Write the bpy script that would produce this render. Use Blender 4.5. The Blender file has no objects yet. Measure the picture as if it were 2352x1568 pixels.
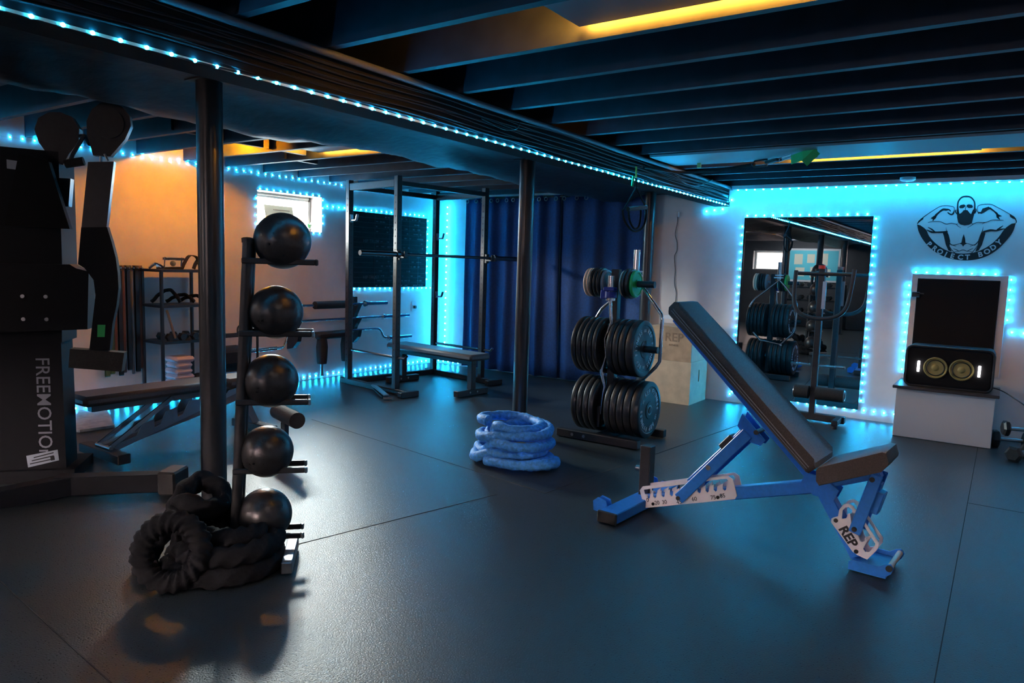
import bpy, math, random
from mathutils import Vector, Matrix
random.seed(7)
PI = math.pi
V = Vector
COL = bpy.context.scene.collection

# ------------------------------------------------------------------ camera
H = 1.3
F_PX, YAW, PITCH, ROLL = 1643.459, -0.602, 0.105, 0.031
def cam_basis():
    c, s = math.cos, math.sin
    fw = V((s(YAW)*c(PITCH), c(YAW)*c(PITCH), -s(PITCH)))
    r = V((c(YAW), -s(YAW), 0)); u = r.cross(fw)
    return fw, r*c(ROLL)+u*s(ROLL), -r*s(ROLL)+u*c(ROLL)
FW, RT, UP = cam_basis()
CAM = V((0, 0, H))
cd = bpy.data.cameras.new('camera'); cam = bpy.data.objects.new('camera', cd); COL.objects.link(cam)
cd.sensor_width = 36; cd.lens = F_PX/2352*36; cd.clip_start = .05; cd.clip_end = 100
m = Matrix((RT, UP, -FW)).transposed().to_4x4(); m.translation = CAM; cam.matrix_world = m
bpy.context.scene.camera = cam
# survey helpers: where a line of sight meets a known plane of the room
def ray(x, y): return FW + RT*((x-1176)/F_PX) - UP*((y-784)/F_PX)
def onz(x, y, z=0.): d = ray(x, y); return CAM + d*((z-H)/d.z)
def onx(x, y, X): d = ray(x, y); return CAM + d*(X/d.x)
def ony(x, y, Y): d = ray(x, y); return CAM + d*(Y/d.y)
def onp(x, y, P, N): d = ray(x, y); return CAM + d*((P-CAM).dot(N)/d.dot(N))

# ------------------------------------------------------------------ materials
def mat(name, col, rough=.5, metal=0., spec=.5, nscale=0, namt=.15, bump=0., emit=None, estr=0., coat=0., rvar=0.):
    m = bpy.data.materials.new(name); m.use_nodes = True
    nt = m.node_tree; b = nt.nodes['Principled BSDF']; L = nt.links.new
    b.inputs['Base Color'].default_value = (*col, 1); b.inputs['Roughness'].default_value = rough
    b.inputs['Metallic'].default_value = metal; b.inputs['Specular IOR Level'].default_value = spec
    b.inputs['Coat Weight'].default_value = coat; b.inputs['Coat Roughness'].default_value = .15
    if emit:
        b.inputs['Emission Color'].default_value = (*emit, 1); b.inputs['Emission Strength'].default_value = estr
    if nscale:
        tc = nt.nodes.new('ShaderNodeTexCoord'); n = nt.nodes.new('ShaderNodeTexNoise')
        n.inputs['Scale'].default_value = nscale; n.inputs['Detail'].default_value = 5
        L(tc.outputs['Object'], n.inputs['Vector'])
        mr = nt.nodes.new('ShaderNodeMapRange'); L(n.outputs['Fac'], mr.inputs['Value'])
        mr.inputs['From Min'].default_value = .3; mr.inputs['From Max'].default_value = .7
        mr.inputs['To Min'].default_value = 1-namt; mr.inputs['To Max'].default_value = 1+namt
        mx = nt.nodes.new('ShaderNodeVectorMath'); mx.operation = 'SCALE'
        mx.inputs[0].default_value = col; L(mr.outputs[0], mx.inputs['Scale']); L(mx.outputs[0], b.inputs['Base Color'])
        if rvar:
            m2 = nt.nodes.new('ShaderNodeMapRange'); L(n.outputs['Fac'], m2.inputs['Value'])
            m2.inputs['From Min'].default_value = .3; m2.inputs['From Max'].default_value = .7
            m2.inputs['To Min'].default_value = rough-rvar; m2.inputs['To Max'].default_value = rough+rvar
            L(m2.outputs[0], b.inputs['Roughness'])
        if bump:
            bp = nt.nodes.new('ShaderNodeBump'); bp.inputs['Strength'].default_value = bump; bp.inputs['Distance'].default_value = .01
            L(n.outputs['Fac'], bp.inputs['Height']); L(bp.outputs[0], b.inputs['Normal'])
    return m
M = {}
M['wall'] = mat('white_wall_paint', (.82, .80, .80), .75, nscale=6, namt=.04)
M['floor'] = mat('black_rubber_mat', (.027, .036, .040), .33, spec=.6, nscale=160, namt=.35, bump=.22, rvar=.07)
M['rearwall'] = mat('dark_rear_wall_paint', (.045, .045, .05), .8, nscale=5, namt=.1)
M['seam'] = mat('mat_joint', (.022, .024, .025), .9)
M['joist'] = mat('dark_painted_timber', (.016, .021, .035), .55, nscale=9, namt=.3)
M['subfloor'] = mat('dark_painted_boards', (.010, .012, .016), .8, nscale=5, namt=.3)
M['plastic'] = mat('black_polythene', (.016, .018, .022), .48, nscale=14, namt=.4, bump=.5)
M['cable'] = mat('black_cable', (.022, .022, .025), .4)
M['pipe'] = mat('painted_pipe', (.10, .11, .13), .4)
M['post'] = mat('black_gloss_steel', (.020, .022, .026), .28, spec=.7, nscale=30, namt=.2)
M['black'] = mat('black_powder_coat', (.018, .018, .020), .42, nscale=40, namt=.2)
M['black2'] = mat('satin_black_shroud', (.009, .010, .013), .65, spec=.15)
M['matte'] = mat('matte_black', (.007, .007, .008), .8, spec=.2)
M['rubber'] = mat('black_rubber', (.020, .019, .019), .38, nscale=60, namt=.25, rvar=.05)
M['ball'] = mat('slam_ball_rubber', (.022, .022, .023), .33, spec=.6, nscale=55, namt=.35, bump=.12, rvar=.06)
M['foam'] = mat('black_foam', (.018, .016, .015), .75, nscale=90, namt=.3, bump=.2)
M['vinyl'] = mat('lit_top_vinyl', (.27, .285, .30), .5, nscale=180, namt=.25, bump=.1)
M['vinyl_side'] = mat('ribbed_side_warm_shade', (.062, .053, .047), .6, nscale=180, namt=.3)  # same pad vinyl as above; warm light and shade put into the side colour
M['blue'] = mat('blue_powder_coat', (.018, .19, .66), .35, nscale=60, namt=.08)
M['white'] = mat('white_powder_coat', (.72, .70, .71), .45)
M['ink'] = mat('black_print', (.01, .01, .012), .6)
M['chrome'] = mat('chrome', (.75, .77, .80), .16, metal=1.)
M['steel'] = mat('brushed_steel', (.42, .43, .45), .32, metal=1.)
M['copper'] = mat('bare_copper_grip', (.75, .50, .38), .35, metal=.6)
M['greyframe'] = mat('grey_frame_paint', (.20, .21, .23), .4)
M['curtain'] = mat('navy_curtain_cloth', (.010, .060, .21), .75, nscale=50, namt=.2)
M['rope_blue'] = mat('blue_nylon_sleeve', (.05, .30, .78), .6, nscale=45, namt=.3, bump=.6)
M['rope_black'] = mat('black_rope', (.009, .0095, .011), .85, spec=.2, nscale=50, namt=.3, bump=.4)
M['ply'] = mat('birch_plywood', (.60, .47, .33), .6, nscale=12, namt=.12)
M['ply_dark'] = mat('browned_plywood', (.46, .32, .21), .6, nscale=9, namt=.2)
M['vinyl_dark'] = mat('dark_vinyl', (.08, .085, .095), .5, nscale=180, namt=.25)
M['dark_steel'] = mat('dark_steel', (.14, .145, .155), .35, metal=1.)
M['plyedge'] = mat('brown_stencil', (.28, .19, .13), .7)
M['board'] = mat('blackboard', (.006, .007, .008), .8, spec=.15, nscale=25, namt=.4)
M['chalk'] = mat('chalk', (.10, .11, .12), .9)
M['peach'] = mat('cream_plate_and_warm_lit_tape', (.80, .58, .42), .5)
M['green'] = mat('green_plate', (.02, .45, .10), .35)
M['greenstrap'] = mat('green_webbing', (.05, .55, .15), .7)
M['yellowstrap'] = mat('yellow_green_webbing', (.45, .50, .05), .7)
M['lettering'] = mat('white_lettering', (.92, .92, .95), .6)
M['greylet'] = mat('grey_lettering', (.26, .28, .34), .6)
M['sticker'] = mat('pale_sticker', (.36, .42, .50), .6)
M['gold'] = mat('olive_gold_cone', (.42, .34, .12), .45, metal=.3)
M['bar_lamp'] = mat('white_bar_lamp', (1, 1, 1), .5, emit=(1, .93, .95), estr=22)
M['led'] = mat('cyan_diode', (.2, .8, 1), .5, emit=(.010, .47, 1.0), estr=325)
M['tape'] = mat('white_led_tape', (.75, .75, .75), .4)
M['warm'] = mat('warm_lamp_edge', (1, .6, .2), .5, emit=(1., .40, .035), estr=170)
M['panel'] = mat('pale_lamp_diffuser', (.24, .26, .28), .45)
M['frame_w'] = mat('white_window_frame', (.80, .80, .76), .5)
M['leaf'] = mat('green_leaf', (.06, .35, .12), .6)
M['paper'] = mat('cream_paper', (.88, .84, .66), .8)
M['teal'] = mat('teal_board', (.08, .42, .50), .7)
M['towel'] = mat('pink_white_towel', (.75, .62, .66), .9)
M['red'] = mat('red_plastic', (.6, .05, .03), .5)
M['wood'] = mat('grey_wood_board', (.30, .29, .28), .6, nscale=20, namt=.25)
M['brown'] = mat('brown_band_rubber', (.16, .08, .06), .6)
M['dkgreen'] = mat('olive_band_rubber', (.07, .12, .05), .6)
mm = bpy.data.materials.new('mirror_glass'); mm.use_nodes = True
b = mm.node_tree.nodes['Principled BSDF']; b.inputs['Base Color'].default_value = (.80, .84, .86, 1); b.inputs['Metallic'].default_value = 1; b.inputs['Roughness'].default_value = .01
M['mirror'] = mm
gm = bpy.data.materials.new('window_glass'); gm.use_nodes = True
nt = gm.node_tree; nt.nodes.clear(); o = nt.nodes.new('ShaderNodeOutputMaterial'); mxs = nt.nodes.new('ShaderNodeMixShader')
tr = nt.nodes.new('ShaderNodeBsdfTransparent'); gl = nt.nodes.new('ShaderNodeBsdfGlossy'); gl.inputs['Roughness'].default_value = .02
mxs.inputs[0].default_value = .06; nt.links.new(tr.outputs[0], mxs.inputs[1]); nt.links.new(gl.outputs[0], mxs.inputs[2]); nt.links.new(mxs.outputs[0], o.inputs[0])
M['glass'] = gm

# ------------------------------------------------------------------ mesh building
def frame(o, x, y, z=None):
    x = V(x).normalized(); y = V(y).normalized()
    z = V(z).normalized() if z is not None else x.cross(y)
    m = Matrix((x, y, z)).transposed().to_4x4(); m.translation = V(o); return m
def rotz(a, o=(0, 0, 0)): return Matrix.Translation(V(o)) @ Matrix.Rotation(a, 4, 'Z')
def perp(d):
    d = d.normalized(); a = V((0, 0, 1)) if abs(d.z) < .9 else V((1, 0, 0))
    u = d.cross(a).normalized(); return u, d.cross(u).normalized()
TXT = {}
def text_geo(s, bold=0.):
    k = (s, bold)
    if k not in TXT:
        c = bpy.data.curves.new('t', 'FONT'); c.body = s; c.size = 1; c.extrude = .5; c.offset = bold; c.align_x = 'CENTER'; c.resolution_u = 3
        o = bpy.data.objects.new('t', c); COL.objects.link(o)
        me = bpy.data.meshes.new_from_object(o.evaluated_get(bpy.context.evaluated_depsgraph_get()))
        TXT[k] = ([v.co.copy() for v in me.vertices], [tuple(p.vertices) for p in me.polygons])
        bpy.data.objects.remove(o); bpy.data.curves.remove(c); bpy.data.meshes.remove(me)
    return TXT[k]
def origin_of(o):
    p = V((0, 0, 0))
    while o is not None: p += o.location; o = o.parent
    return p
class MB:
    def __init__(s, T=None): s.v = []; s.f = []; s.T = T or Matrix()
    def add(s, vs, fs, T=None):
        n = len(s.v); T = s.T @ T if T is not None else s.T
        s.v += [T @ V(v) for v in vs]; s.f += [tuple(n+i for i in f) for f in fs]; return s
    def box(s, c, d, T=None, bev=0.):
        x, y, z = d[0]/2, d[1]/2, d[2]/2; c = V(c)
        if not bev:
            vs = [c+V((sx*x, sy*y, sz*z)) for sx in (-1, 1) for sy in (-1, 1) for sz in (-1, 1)]
            return s.add(vs, [(0, 1, 3, 2), (4, 6, 7, 5), (0, 4, 5, 1), (2, 3, 7, 6), (0, 2, 6, 4), (1, 5, 7, 3)], T)
        b = min(bev, x*.95, y*.95, z*.95); vs = []; idx = {}
        for sx in (-1, 1):
            for sy in (-1, 1):
                for sz in (-1, 1):
                    for k, p in enumerate(((x, y-b, z-b), (x-b, y, z-b), (x-b, y-b, z))):
                        idx[(sx, sy, sz, k)] = len(vs); vs.append(c+V((sx*p[0], sy*p[1], sz*p[2])))
        fs = []
        for a in (-1, 1):
            fs.append([idx[(a, p, q, 0)] for p, q in ((-1, -1), (1, -1), (1, 1), (-1, 1))])
            fs.append([idx[(p, a, q, 1)] for p, q in ((-1, -1), (1, -1), (1, 1), (-1, 1))])
            fs.append([idx[(p, q, a, 2)] for p, q in ((-1, -1), (1, -1), (1, 1), (-1, 1))])
        for p in (-1, 1):
            for q in (-1, 1):
                fs.append([idx[(-1, p, q, 1)], idx[(1, p, q, 1)], idx[(1, p, q, 2)], idx[(-1, p, q, 2)]])
                fs.append([idx[(p, -1, q, 0)], idx[(p, 1, q, 0)], idx[(p, 1, q, 2)], idx[(p, -1, q, 2)]])
                fs.append([idx[(p, q, -1, 0)], idx[(p, q, 1, 0)], idx[(p, q, 1, 1)], idx[(p, q, -1, 1)]])
                for r in (-1, 1): fs.append([idx[(p, q, r, k)] for k in range(3)])
        return s.add(vs, fs, T)
    def bar(s, a, b, w, h, up=(0, 0, 1), bev=.004):       # square tube from a to b; w sideways, h along up
        a = V(a); b = V(b); d = b-a; L = d.length; x = d.normalized()
        y = V(up).cross(x)
        if y.length < 1e-4: y = V((0, 1, 0)).cross(x)
        y.normalize(); z = x.cross(y)
        return s.box((L/2, 0, 0), (L, w, h), frame(a, x, y, z), bev)
    def cyl(s, a, b, r, r2=None, n=20, cap=True):
        a = V(a); b = V(b); u, w = perp(b-a); r2 = r if r2 is None else r2; vs = []
        for p, q in ((a, r), (b, r2)):
            for i in range(n):
                t = 2*PI*i/n; vs.append(p+(u*math.cos(t)+w*math.sin(t))*q)
        fs = [(i, (i+1) % n, n+(i+1) % n, n+i) for i in range(n)]
        if cap: fs += [tuple(range(n))[::-1], tuple(range(n, 2*n))]
        return s.add(vs, fs)
    def lathe(s, o, ax, prof, n=32):                      # prof: (distance along axis, radius)
        o = V(o); ax = V(ax).normalized(); u, w = perp(ax); vs = []
        for d, r in prof:
            for i in range(n):
                t = 2*PI*i/n; vs.append(o+ax*d+(u*math.cos(t)+w*math.sin(t))*max(r, 1e-4))
        k = len(prof); fs = [(j*n+i, j*n+(i+1) % n, (j+1)*n+(i+1) % n, (j+1)*n+i) for j in range(k-1) for i in range(n)]
        fs += [tuple(range(n))[::-1], tuple(range((k-1)*n, k*n))]
        return s.add(vs, fs)
    def tube(s, pts, r, n=10, closed=False, rf=None):
        pts = [V(p) for p in pts]; k = len(pts); vs = []; u = None
        for i, p in enumerate(pts):
            if closed: d = pts[(i+1) % k]-pts[i-1]
            else: d = pts[min(i+1, k-1)]-pts[max(i-1, 0)]
            d.normalize()
            if u is None: u, _ = perp(d)
            u = (u-d*u.dot(d)).normalized(); w = d.cross(u)
            for j in range(n):
                t = 2*PI*j/n; rr = r*(rf(i, t) if rf else 1); vs.append(p+(u*math.cos(t)+w*math.sin(t))*rr)
        fs = [(i*n+j, i*n+(j+1) % n, ((i+1) % k)*n+(j+1) % n, ((i+1) % k)*n+j) for i in range(k if closed else k-1) for j in range(n)]
        if not closed: fs += [tuple(range(n))[::-1], tuple(range((k-1)*n, k*n))]
        return s.add(vs, fs)
    def ball(s, c, r, n=40, m_=20, sc=(1, 1, 1)):
        vs = []; 
        for j in range(m_+1):
            a = PI*j/m_
            for i in range(n):
                t = 2*PI*i/n; vs.append(V(c)+V((r*sc[0]*math.sin(a)*math.cos(t), r*sc[1]*math.sin(a)*math.sin(t), r*sc[2]*math.cos(a))))
        return s.add(vs, [(j*n+i, (j+1)*n+i, (j+1)*n+(i+1) % n, j*n+(i+1) % n) for j in range(m_) for i in range(n)])
    def prism(s, poly, T, th):                            # poly (x, y) in the frame T, thickness along z centred
        n = len(poly); vs = [V((x, y, -th/2)) for x, y in poly]+[V((x, y, th/2)) for x, y in poly]
        return s.add(vs, [tuple(range(n))[::-1], tuple(range(n, 2*n))]+[(i, (i+1) % n, n+(i+1) % n, n+i) for i in range(n)], T)
    def slab(s, P, off):                                  # world polygon pushed along off
        n = len(P); off = V(off); vs = [V(p) for p in P]+[V(p)+off for p in P]
        return s.add(vs, [tuple(range(n))[::-1], tuple(range(n, 2*n))]+[(i, (i+1) % n, n+(i+1) % n, n+i) for i in range(n)])
    def text(s, t, size, o, xd, yd, th=.002, bold=0.):
        vs, fs = text_geo(t, bold); x = V(xd).normalized(); y = V(yd).normalized(); z = x.cross(y)
        return s.add([V(o)+x*v.x*size+y*v.y*size+z*v.z*th for v in vs], fs)
    def build(s, name, m, parent=None, smooth=35, mats=None):
        me = bpy.data.meshes.new(name); org = origin_of(parent)
        me.from_pydata([v-org for v in s.v], [], s.f); me.validate()
        import bmesh
        bm = bmesh.new(); bm.from_mesh(me); bmesh.ops.recalc_face_normals(bm, faces=bm.faces); bm.to_mesh(me); bm.free()
        me.materials.append(M[m] if isinstance(m, str) else m)
        if smooth:
            me.shade_smooth(); me.set_sharp_from_angle(angle=math.radians(smooth))
        o = bpy.data.objects.new(name, me); COL.objects.link(o); o.parent = parent; return o
def tag(o, label, cat, group=None, kind=None):
    o['label'] = label; o['category'] = cat
    if group: o['group'] = group
    if kind: o['kind'] = kind
    return o
def thing(name, label, cat, loc, group=None):
    o = bpy.data.objects.new(name, None); o.empty_display_size = .1; o.location = loc; COL.objects.link(o)
    return tag(o, label, cat, group)
def struct(o): o['kind'] = 'structure'; return o
def lab(o, s): o['label'] = s; return o
def spin(pts, k=6):                                       # Catmull-Rom through the points
    pts = [V(p) for p in pts]; out = []
    for i in range(len(pts)-1):
        p0 = pts[max(i-1, 0)]; p1 = pts[i]; p2 = pts[i+1]; p3 = pts[min(i+2, len(pts)-1)]
        for j in range(k):
            t = j/k; out.append(.5*((2*p1)+(p2-p0)*t+(2*p0-5*p1+4*p2-p3)*t*t+(3*p1-p0-3*p2+p3)*t**3))
    return out+[pts[-1]]
X3, Y3, Z3 = V((1, 0, 0)), V((0, 1, 0)), V((0, 0, 1))

# ------------------------------------------------------------------ the room
XW, YL, XR, YR = -6.18, 7.165, 1.9, -5.0
ZC = 2.42
TH = .30
fl = struct(MB().box(((XW+XR)/2, (YL+YR)/2, -.05), (XR-XW+.6, YL-YR+.6, .1)).build('floor', 'floor', smooth=0))
def seam(a, b):
    MB().bar((a[0], a[1], .0005), (b[0], b[1], .0005), .004, .002, bev=0).build('mat_seam', 'seam', fl, 0)
for a, b in (((-.087, -2), (-.087, 7.1)), ((-2.98, 1.087), (-1.0, .93)), ((-4.6, 3.83), (-2.1, 3.44)), ((-2.62, 1.9), (-2.30, 3.25)), ((-5.0, 1.26), (-2.98, 1.087)), ((-.087, 4.9), (1.9, 4.9)), ((-2.1, 3.44), (-1.75, 6.6))): seam(a, b)
def wall_panels(axis, pos, lo, hi, z1, holes, name, thick):
    b_ = MB(); cuts = sorted({lo, hi}.union(*[{h[0], h[1]} for h in holes])) if holes else [lo, hi]
    for a, c in zip(cuts, cuts[1:]):
        mid = (a+c)/2; zs = [(0, z1)]
        for h in holes:
            if h[0] < mid < h[1]: zs = [(0, h[2]), (h[3], z1)]
        for z0, zz in zs:
            if axis == 'x': b_.box((pos+thick/2, mid, (z0+zz)/2), (abs(thick), c-a, zz-z0))
            else: b_.box((mid, pos+thick/2, (z0+zz)/2), (c-a, abs(thick), zz-z0))
    return struct(b_.build(name, 'rearwall' if name == 'wall_front' else 'wall', smooth=0))
WIN = (4.468, 5.278, 1.60, 1.972)
wall_panels('x', XW, YR-.3, YL+.3, ZC, [WIN], 'wall_left', -TH)
wall_panels('y', YL, XW, XR, ZC, [], 'wall_back', TH)
wall_panels('x', XR, YR-.3, YL+.3, ZC, [], 'wall_right', TH)
RW = [(-5.6, -4.85, 1.42, 1.90), (-1.6, -.5, 1.42, 1.90)]
wall_panels('y', YR, XW, XR, ZC, RW, 'wall_front', -TH)
ceil = struct(MB().box(((XW+XR)/2, (YL+YR)/2, ZC+.03), (XR-XW, YL-YR, .06)).build('ceiling', 'subfloor', smooth=0))
JY = [2.035+.4205*k for k in range(-16, 13)]
j0 = None
for k, y in enumerate(JY):
    if y > YL-.05: continue
    if j0 is None:
        j0 = MB().box(((XW+XR)/2, 0, 2.15+.134), (XR-XW-.004, .040, .268)).build('joist', 'joist', ceil, 0); j0.location.y = y
    else:
        c = j0.copy(); COL.objects.link(c); c.location.y = y
# bridging and ledger timbers left of the girder
for x, y in ((-4.95, 3.30), (-4.95, 3.72), (-4.90, 2.88), (-4.2, 4.55), (-5.3, 4.14)):
    MB().box((x, y+.14, 2.27), (.04, .37, .2)).build('joist_bridging', 'joist', ceil, 0)
# windows
def window(n, axis, hole, pos, out, frame_m='frame_w'):
    a0, a1, z0, z1 = hole; d = pos+out*.20; w = .026
    b_ = MB()
    def bx(a, c, p, q, t=.04, dd=0.):
        if axis == 'x': b_.box((d+dd, (a+c)/2, (p+q)/2), (t, c-a, q-p), bev=.004)
        else: b_.box(((a+c)/2, d+dd, (p+q)/2), (c-a, t, q-p), bev=.004)
    bx(a0, a1, z1-w, z1); bx(a0, a1, z0, z0+w); bx(a0, a0+w, z0, z1); bx(a1-w, a1, z0, z1)
    bx(a0+w, a1-w, z1-w-.025, z1-w, .025, -out*.03); bx(a1-w-.03, a1-w, z0+w, z1-w, .025, -out*.03); bx(a0+w, a0+w+.03, z0+w, z1-w, .025, -out*.03)
    wf = struct(b_.build('window_%d' % n, frame_m, smooth=0))
    g = MB()
    if axis == 'x': g.box((d+out*.005, (a0+a1)/2, (z0+z1)/2), (.005, a1-a0-.07, z1-z0-.07))
    else: g.box(((a0+a1)/2, d+out*.005, (z0+z1)/2), (a1-a0-.07, .005, z1-z0-.07))
    g.build('pane', 'glass', wf, 0)
    return wf
window(1, 'x', WIN, XW, -1); window(2, 'y', RW[0], YR, -1); window(3, 'y', RW[1], YR, -1)
def area(name, loc, rot, sx, sy, col, power, spread=180):
    l = bpy.data.lights.new(name, 'AREA'); l.shape = 'RECTANGLE'; l.size = sx; l.size_y = sy; l.color = col; l.energy = power; l.spread = math.radians(spread)
    o = bpy.data.objects.new(name, l); o.location = loc; o.rotation_euler = rot; COL.objects.link(o); return o
def portal(loc, rot, sx, sy):
    o = area('window_portal', loc, rot, sx, sy, (1, 1, 1), 1); o.data.cycles.is_portal = True
portal((XW-.02, 4.873, 1.786), (0, -PI/2, 0), .372, .81)
portal((-5.225, YR-.02, 1.66), (PI/2, 0, PI), .75, .48)
portal((-1.05, YR-.02, 1.66), (PI/2, 0, PI), 1.1, .48)

# ------------------------------------------------------------------ girder, duct, pipe, cables, posts
GY0, GY1 = YR+.01, YL-.005
g = thing('girder', 'dark boxed ceiling girder running the length of the room above the steel posts', 'beam', (-2.42, 1, 1.955))
MB().box((-2.345-.075, (GY0+GY1)/2, 1.955+.0225), (.15, GY1-GY0, .045)).build('lower_plate', 'matte', g, 0)
MB().box((-2.37, (GY0+GY1)/2, 2.075), (.03, GY1-GY0, .148)).build('side_board', 'matte', g, 0)
MB().box((-3.05, (GY0+GY1)/2, 2.12), (.14, GY1-GY0, .05)).build('steel_beam', 'black', g, 0)
# black polythene wrapped duct
prof = [(-2.50, 1.998), (-2.56, 2.012), (-2.66, 2.040), (-2.78, 2.066), (-2.90, 2.080), (-2.96, 2.088), (-3.14, 2.090), (-3.20, 2.085), (-3.30, 2.062), (-3.42, 2.030), (-3.54, 2.018), (-3.66, 2.030), (-3.76, 2.060), (-3.82, 2.080), (-3.86, 2.105)]
vs, fs = [], []; NS = 150
for i in range(NS+1):
    y = GY0+(GY1-GY0)*i/NS
    for j, (x, z) in enumerate(prof):
        a = 0 if (j in (0,) or 5 <= j <= 6) else 1
        wv = .006*math.sin(y*9+x*21)+.005*math.sin(y*23-x*33)+(.022*math.sin(y*1.7+.8)+.012*math.sin(y*4.1) if j > 8 and j < 14 else 0)
        vs.append((x+(.02*math.sin(y*2.3) if j > 10 else 0), y, z+a*wv))
n = len(prof); fs = [(i*n+j, i*n+j+1, (i+1)*n+j+1, (i+1)*n+j) for i in range(NS) for j in range(n-1)]
dct = tag(MB().add(vs, fs).build('wrapped_duct', 'plastic', None, 60), 'sagging duct wrapped in black plastic sheeting beside the girder', 'duct')
so = dct.modifiers.new('s', 'SOLIDIFY'); so.thickness = .006; so.offset = 1
tag(MB().tube([(-2.325, GY0, 2.128), (-2.325, GY1, 2.128)], .016, 12).build('conduit_pipe', 'pipe'), 'thin straight pipe running along the top edge of the girder', 'pipe')
cb = MB()
for k in range(11):
    z0 = 1.975+.013*k; pts = []; ph = random.uniform(0, 6)
    for i in range(130):
        y = GY0+.05+(GY1-.1-GY0)*i/129
        pts.append((-2.345+.006*math.sin(y*3+ph), y, z0+.010*math.sin(y*1.9+ph)+.006*math.sin(y*5.1+2*ph)))
    cb.tube(pts, .0042, 6)
cb.tube(spin([(-2.33, 5.6, 2.12), (-2.30, 5.75, 2.05), (-2.29, 5.95, 2.03), (-2.30, 6.2, 2.06), (-2.30, 6.5, 2.14)]), .005, 6)
cb.tube(spin([(-2.33, 3.05, 2.06), (-2.30, 3.2, 2.03), (-2.30, 3.32, 2.05), (-2.33, 3.4, 2.10)]), .004, 6)
tag(cb.build('cable_bundle', 'cable'), 'bundle of thin black cables clipped along the side of the girder', 'cables', kind='stuff')
PG = 'round steel posts under the girder'
def post(x, y, lbl):
    t = thing('support_post', lbl, 'post', (x, y, 0), PG)
    MB().cyl((x, y, .008), (x, y, 2.084), .0575, n=40).build('shaft', 'post', t)
    MB().box((x, y, .004), (.16, .16, .008)).build('base_plate', 'black', t, 0)
    MB().box((x, y, 2.087), (.15, .15, .006)).build('cap_plate', 'black', t, 0)
post(-3.05, 1.955, 'nearest round black steel post, standing left beside the ball rack')
post(-3.02, 4.53, 'middle round black steel post with the blue rope coiled at its foot')
post(-3.06, 6.86, 'farthest round black steel post, by the curtain behind the plate tree')
post(-3.05, -.6, 'round black steel post seen only in the mirror, nearer one')
post(-3.05, -3.1, 'round black steel post seen only in the mirror, farther one')

# ------------------------------------------------------------------ LED strips
DI = MB().ball((0, 0, 0), .0062, 10, 6).build('diode', 'led'); DIM = DI.data; bpy.data.objects.remove(DI)
dm = MB().lathe((0, 0, 0), Z3, [(0, .0068), (.0022, .0062), (.0040, .0042), (.0047, .0012)], 10); dm.f = dm.f[:-2]+[dm.f[-1]]
DI = dm.build('diode', 'led'); DOM = DI.data; bpy.data.objects.remove(DI)
DOM.materials.append(M['tape'])
def strip(lbl, paths, nrm, sp=.0825, flat=.010, cap=100, size=1., tape='tape', stand=.0012, faces=None, full=False):
    """paths: lists of corner points; nrm: side of the wall the tape lies on; faces: where the diodes point, one per segment"""
    t = thing('led_strip', lbl, 'led strip', paths[0][0], 'cyan led light strips'); base = V(paths[0][0]); tp = MB(); pos = []; k = 0
    for P in paths:
        P = [V(p) for p in P]
        for a, b_ in zip(P, P[1:]):
            d = (b_-a); L = d.length; nn = max(1, int(L/sp)); tp.bar(a, b_, flat, .002, nrm, 0)
            fc = V(faces[min(k, len(faces)-1)] if faces else nrm).normalized(); k += 1
            for i in range(nn): pos.append((a+d*((i+.5)*sp/L if (i+.5)*sp < L else .99), fc))
    tp.build('tape', tape, t, 0)
    pos.sort(key=lambda p: (p[0]-CAM).length if FW.dot(p[0]-CAM) > 0 else 99)
    me = DIM if full else DOM
    def mtx(p, fc): return Matrix.Translation(p+V(nrm)*stand) @ fc.to_track_quat('Z', 'Y').to_matrix().to_4x4() @ Matrix.Scale(size, 4)
    for p, fc in pos[:cap]:
        o = bpy.data.objects.new('diode', me); COL.objects.link(o); o.parent = t; o.matrix_local = Matrix.Translation(-base) @ mtx(p, fc)
    if pos[cap:]:
        s_ = MB()
        for p, fc in pos[cap:]: s_.add([v.co for v in me.vertices], [tuple(q.vertices) for q in me.polygons], mtx(p, fc))
        s_.build('diode', 'led', t)['kind'] = 'stuff'
    return t
gx = -2.3435
strip('long cyan light strip along the lower edge of the girder', [[(gx, YR+.1, 1.962), (gx, YL-.03, 1.962)]], (1, 0, 0), sp=.083, cap=80, tape='peach', faces=[(1, 0, -.35)])  # tape tinted peach: warm lamp light put into its colour
xw = XW+.002; yl = YL-.002
strip('cyan light strip along the top of the left window wall', [[(xw, -1.5, 2.135), (xw, YL-.05, 2.135)]], (1, 0, 0), cap=85, faces=[(1, 0, -.05)], size=.85)
strip('cyan light strip along the foot of the left window wall', [[(xw, 1.2, .035), (xw, YL-.05, .035)]], (1, 0, 0), faces=[(1, 0, .3)])
strip('cyan light strip framing the small basement window', [[(xw, WIN[0]-.012, WIN[2]), (xw, WIN[0]-.012, WIN[3]+.012), (xw, WIN[1]+.012, WIN[3]+.012), (xw, WIN[1]+.012, WIN[2]-.012), (xw, WIN[0], WIN[2]-.012)]], (1, 0, 0))
strip('cyan light strip around the chalkboard', [[(xw, 5.31, 1.885), (xw, 7.0, 1.90)], [(xw, 7.0, 1.88), (xw, 7.0, 1.0)], [(xw, YL-.05, .985), (xw, 5.70, .985)]], (1, 0, 0), stand=.004, size=.85, faces=[(.9, 0, .5), (.7, .8, 0), (.9, 0, -.5)])
strip('cyan light strip running vertically down the back wall left of the curtain', [[(-5.965, yl, 2.06), (-5.965, yl, .05)]], (0, -1, 0), size=1.35, full=True, stand=.03)
strip('cyan light strip along the foot of the back wall behind the power rack', [[(XW+.05, yl, .035), (-5.65, yl, .035)]], (0, -1, 0))
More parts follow.
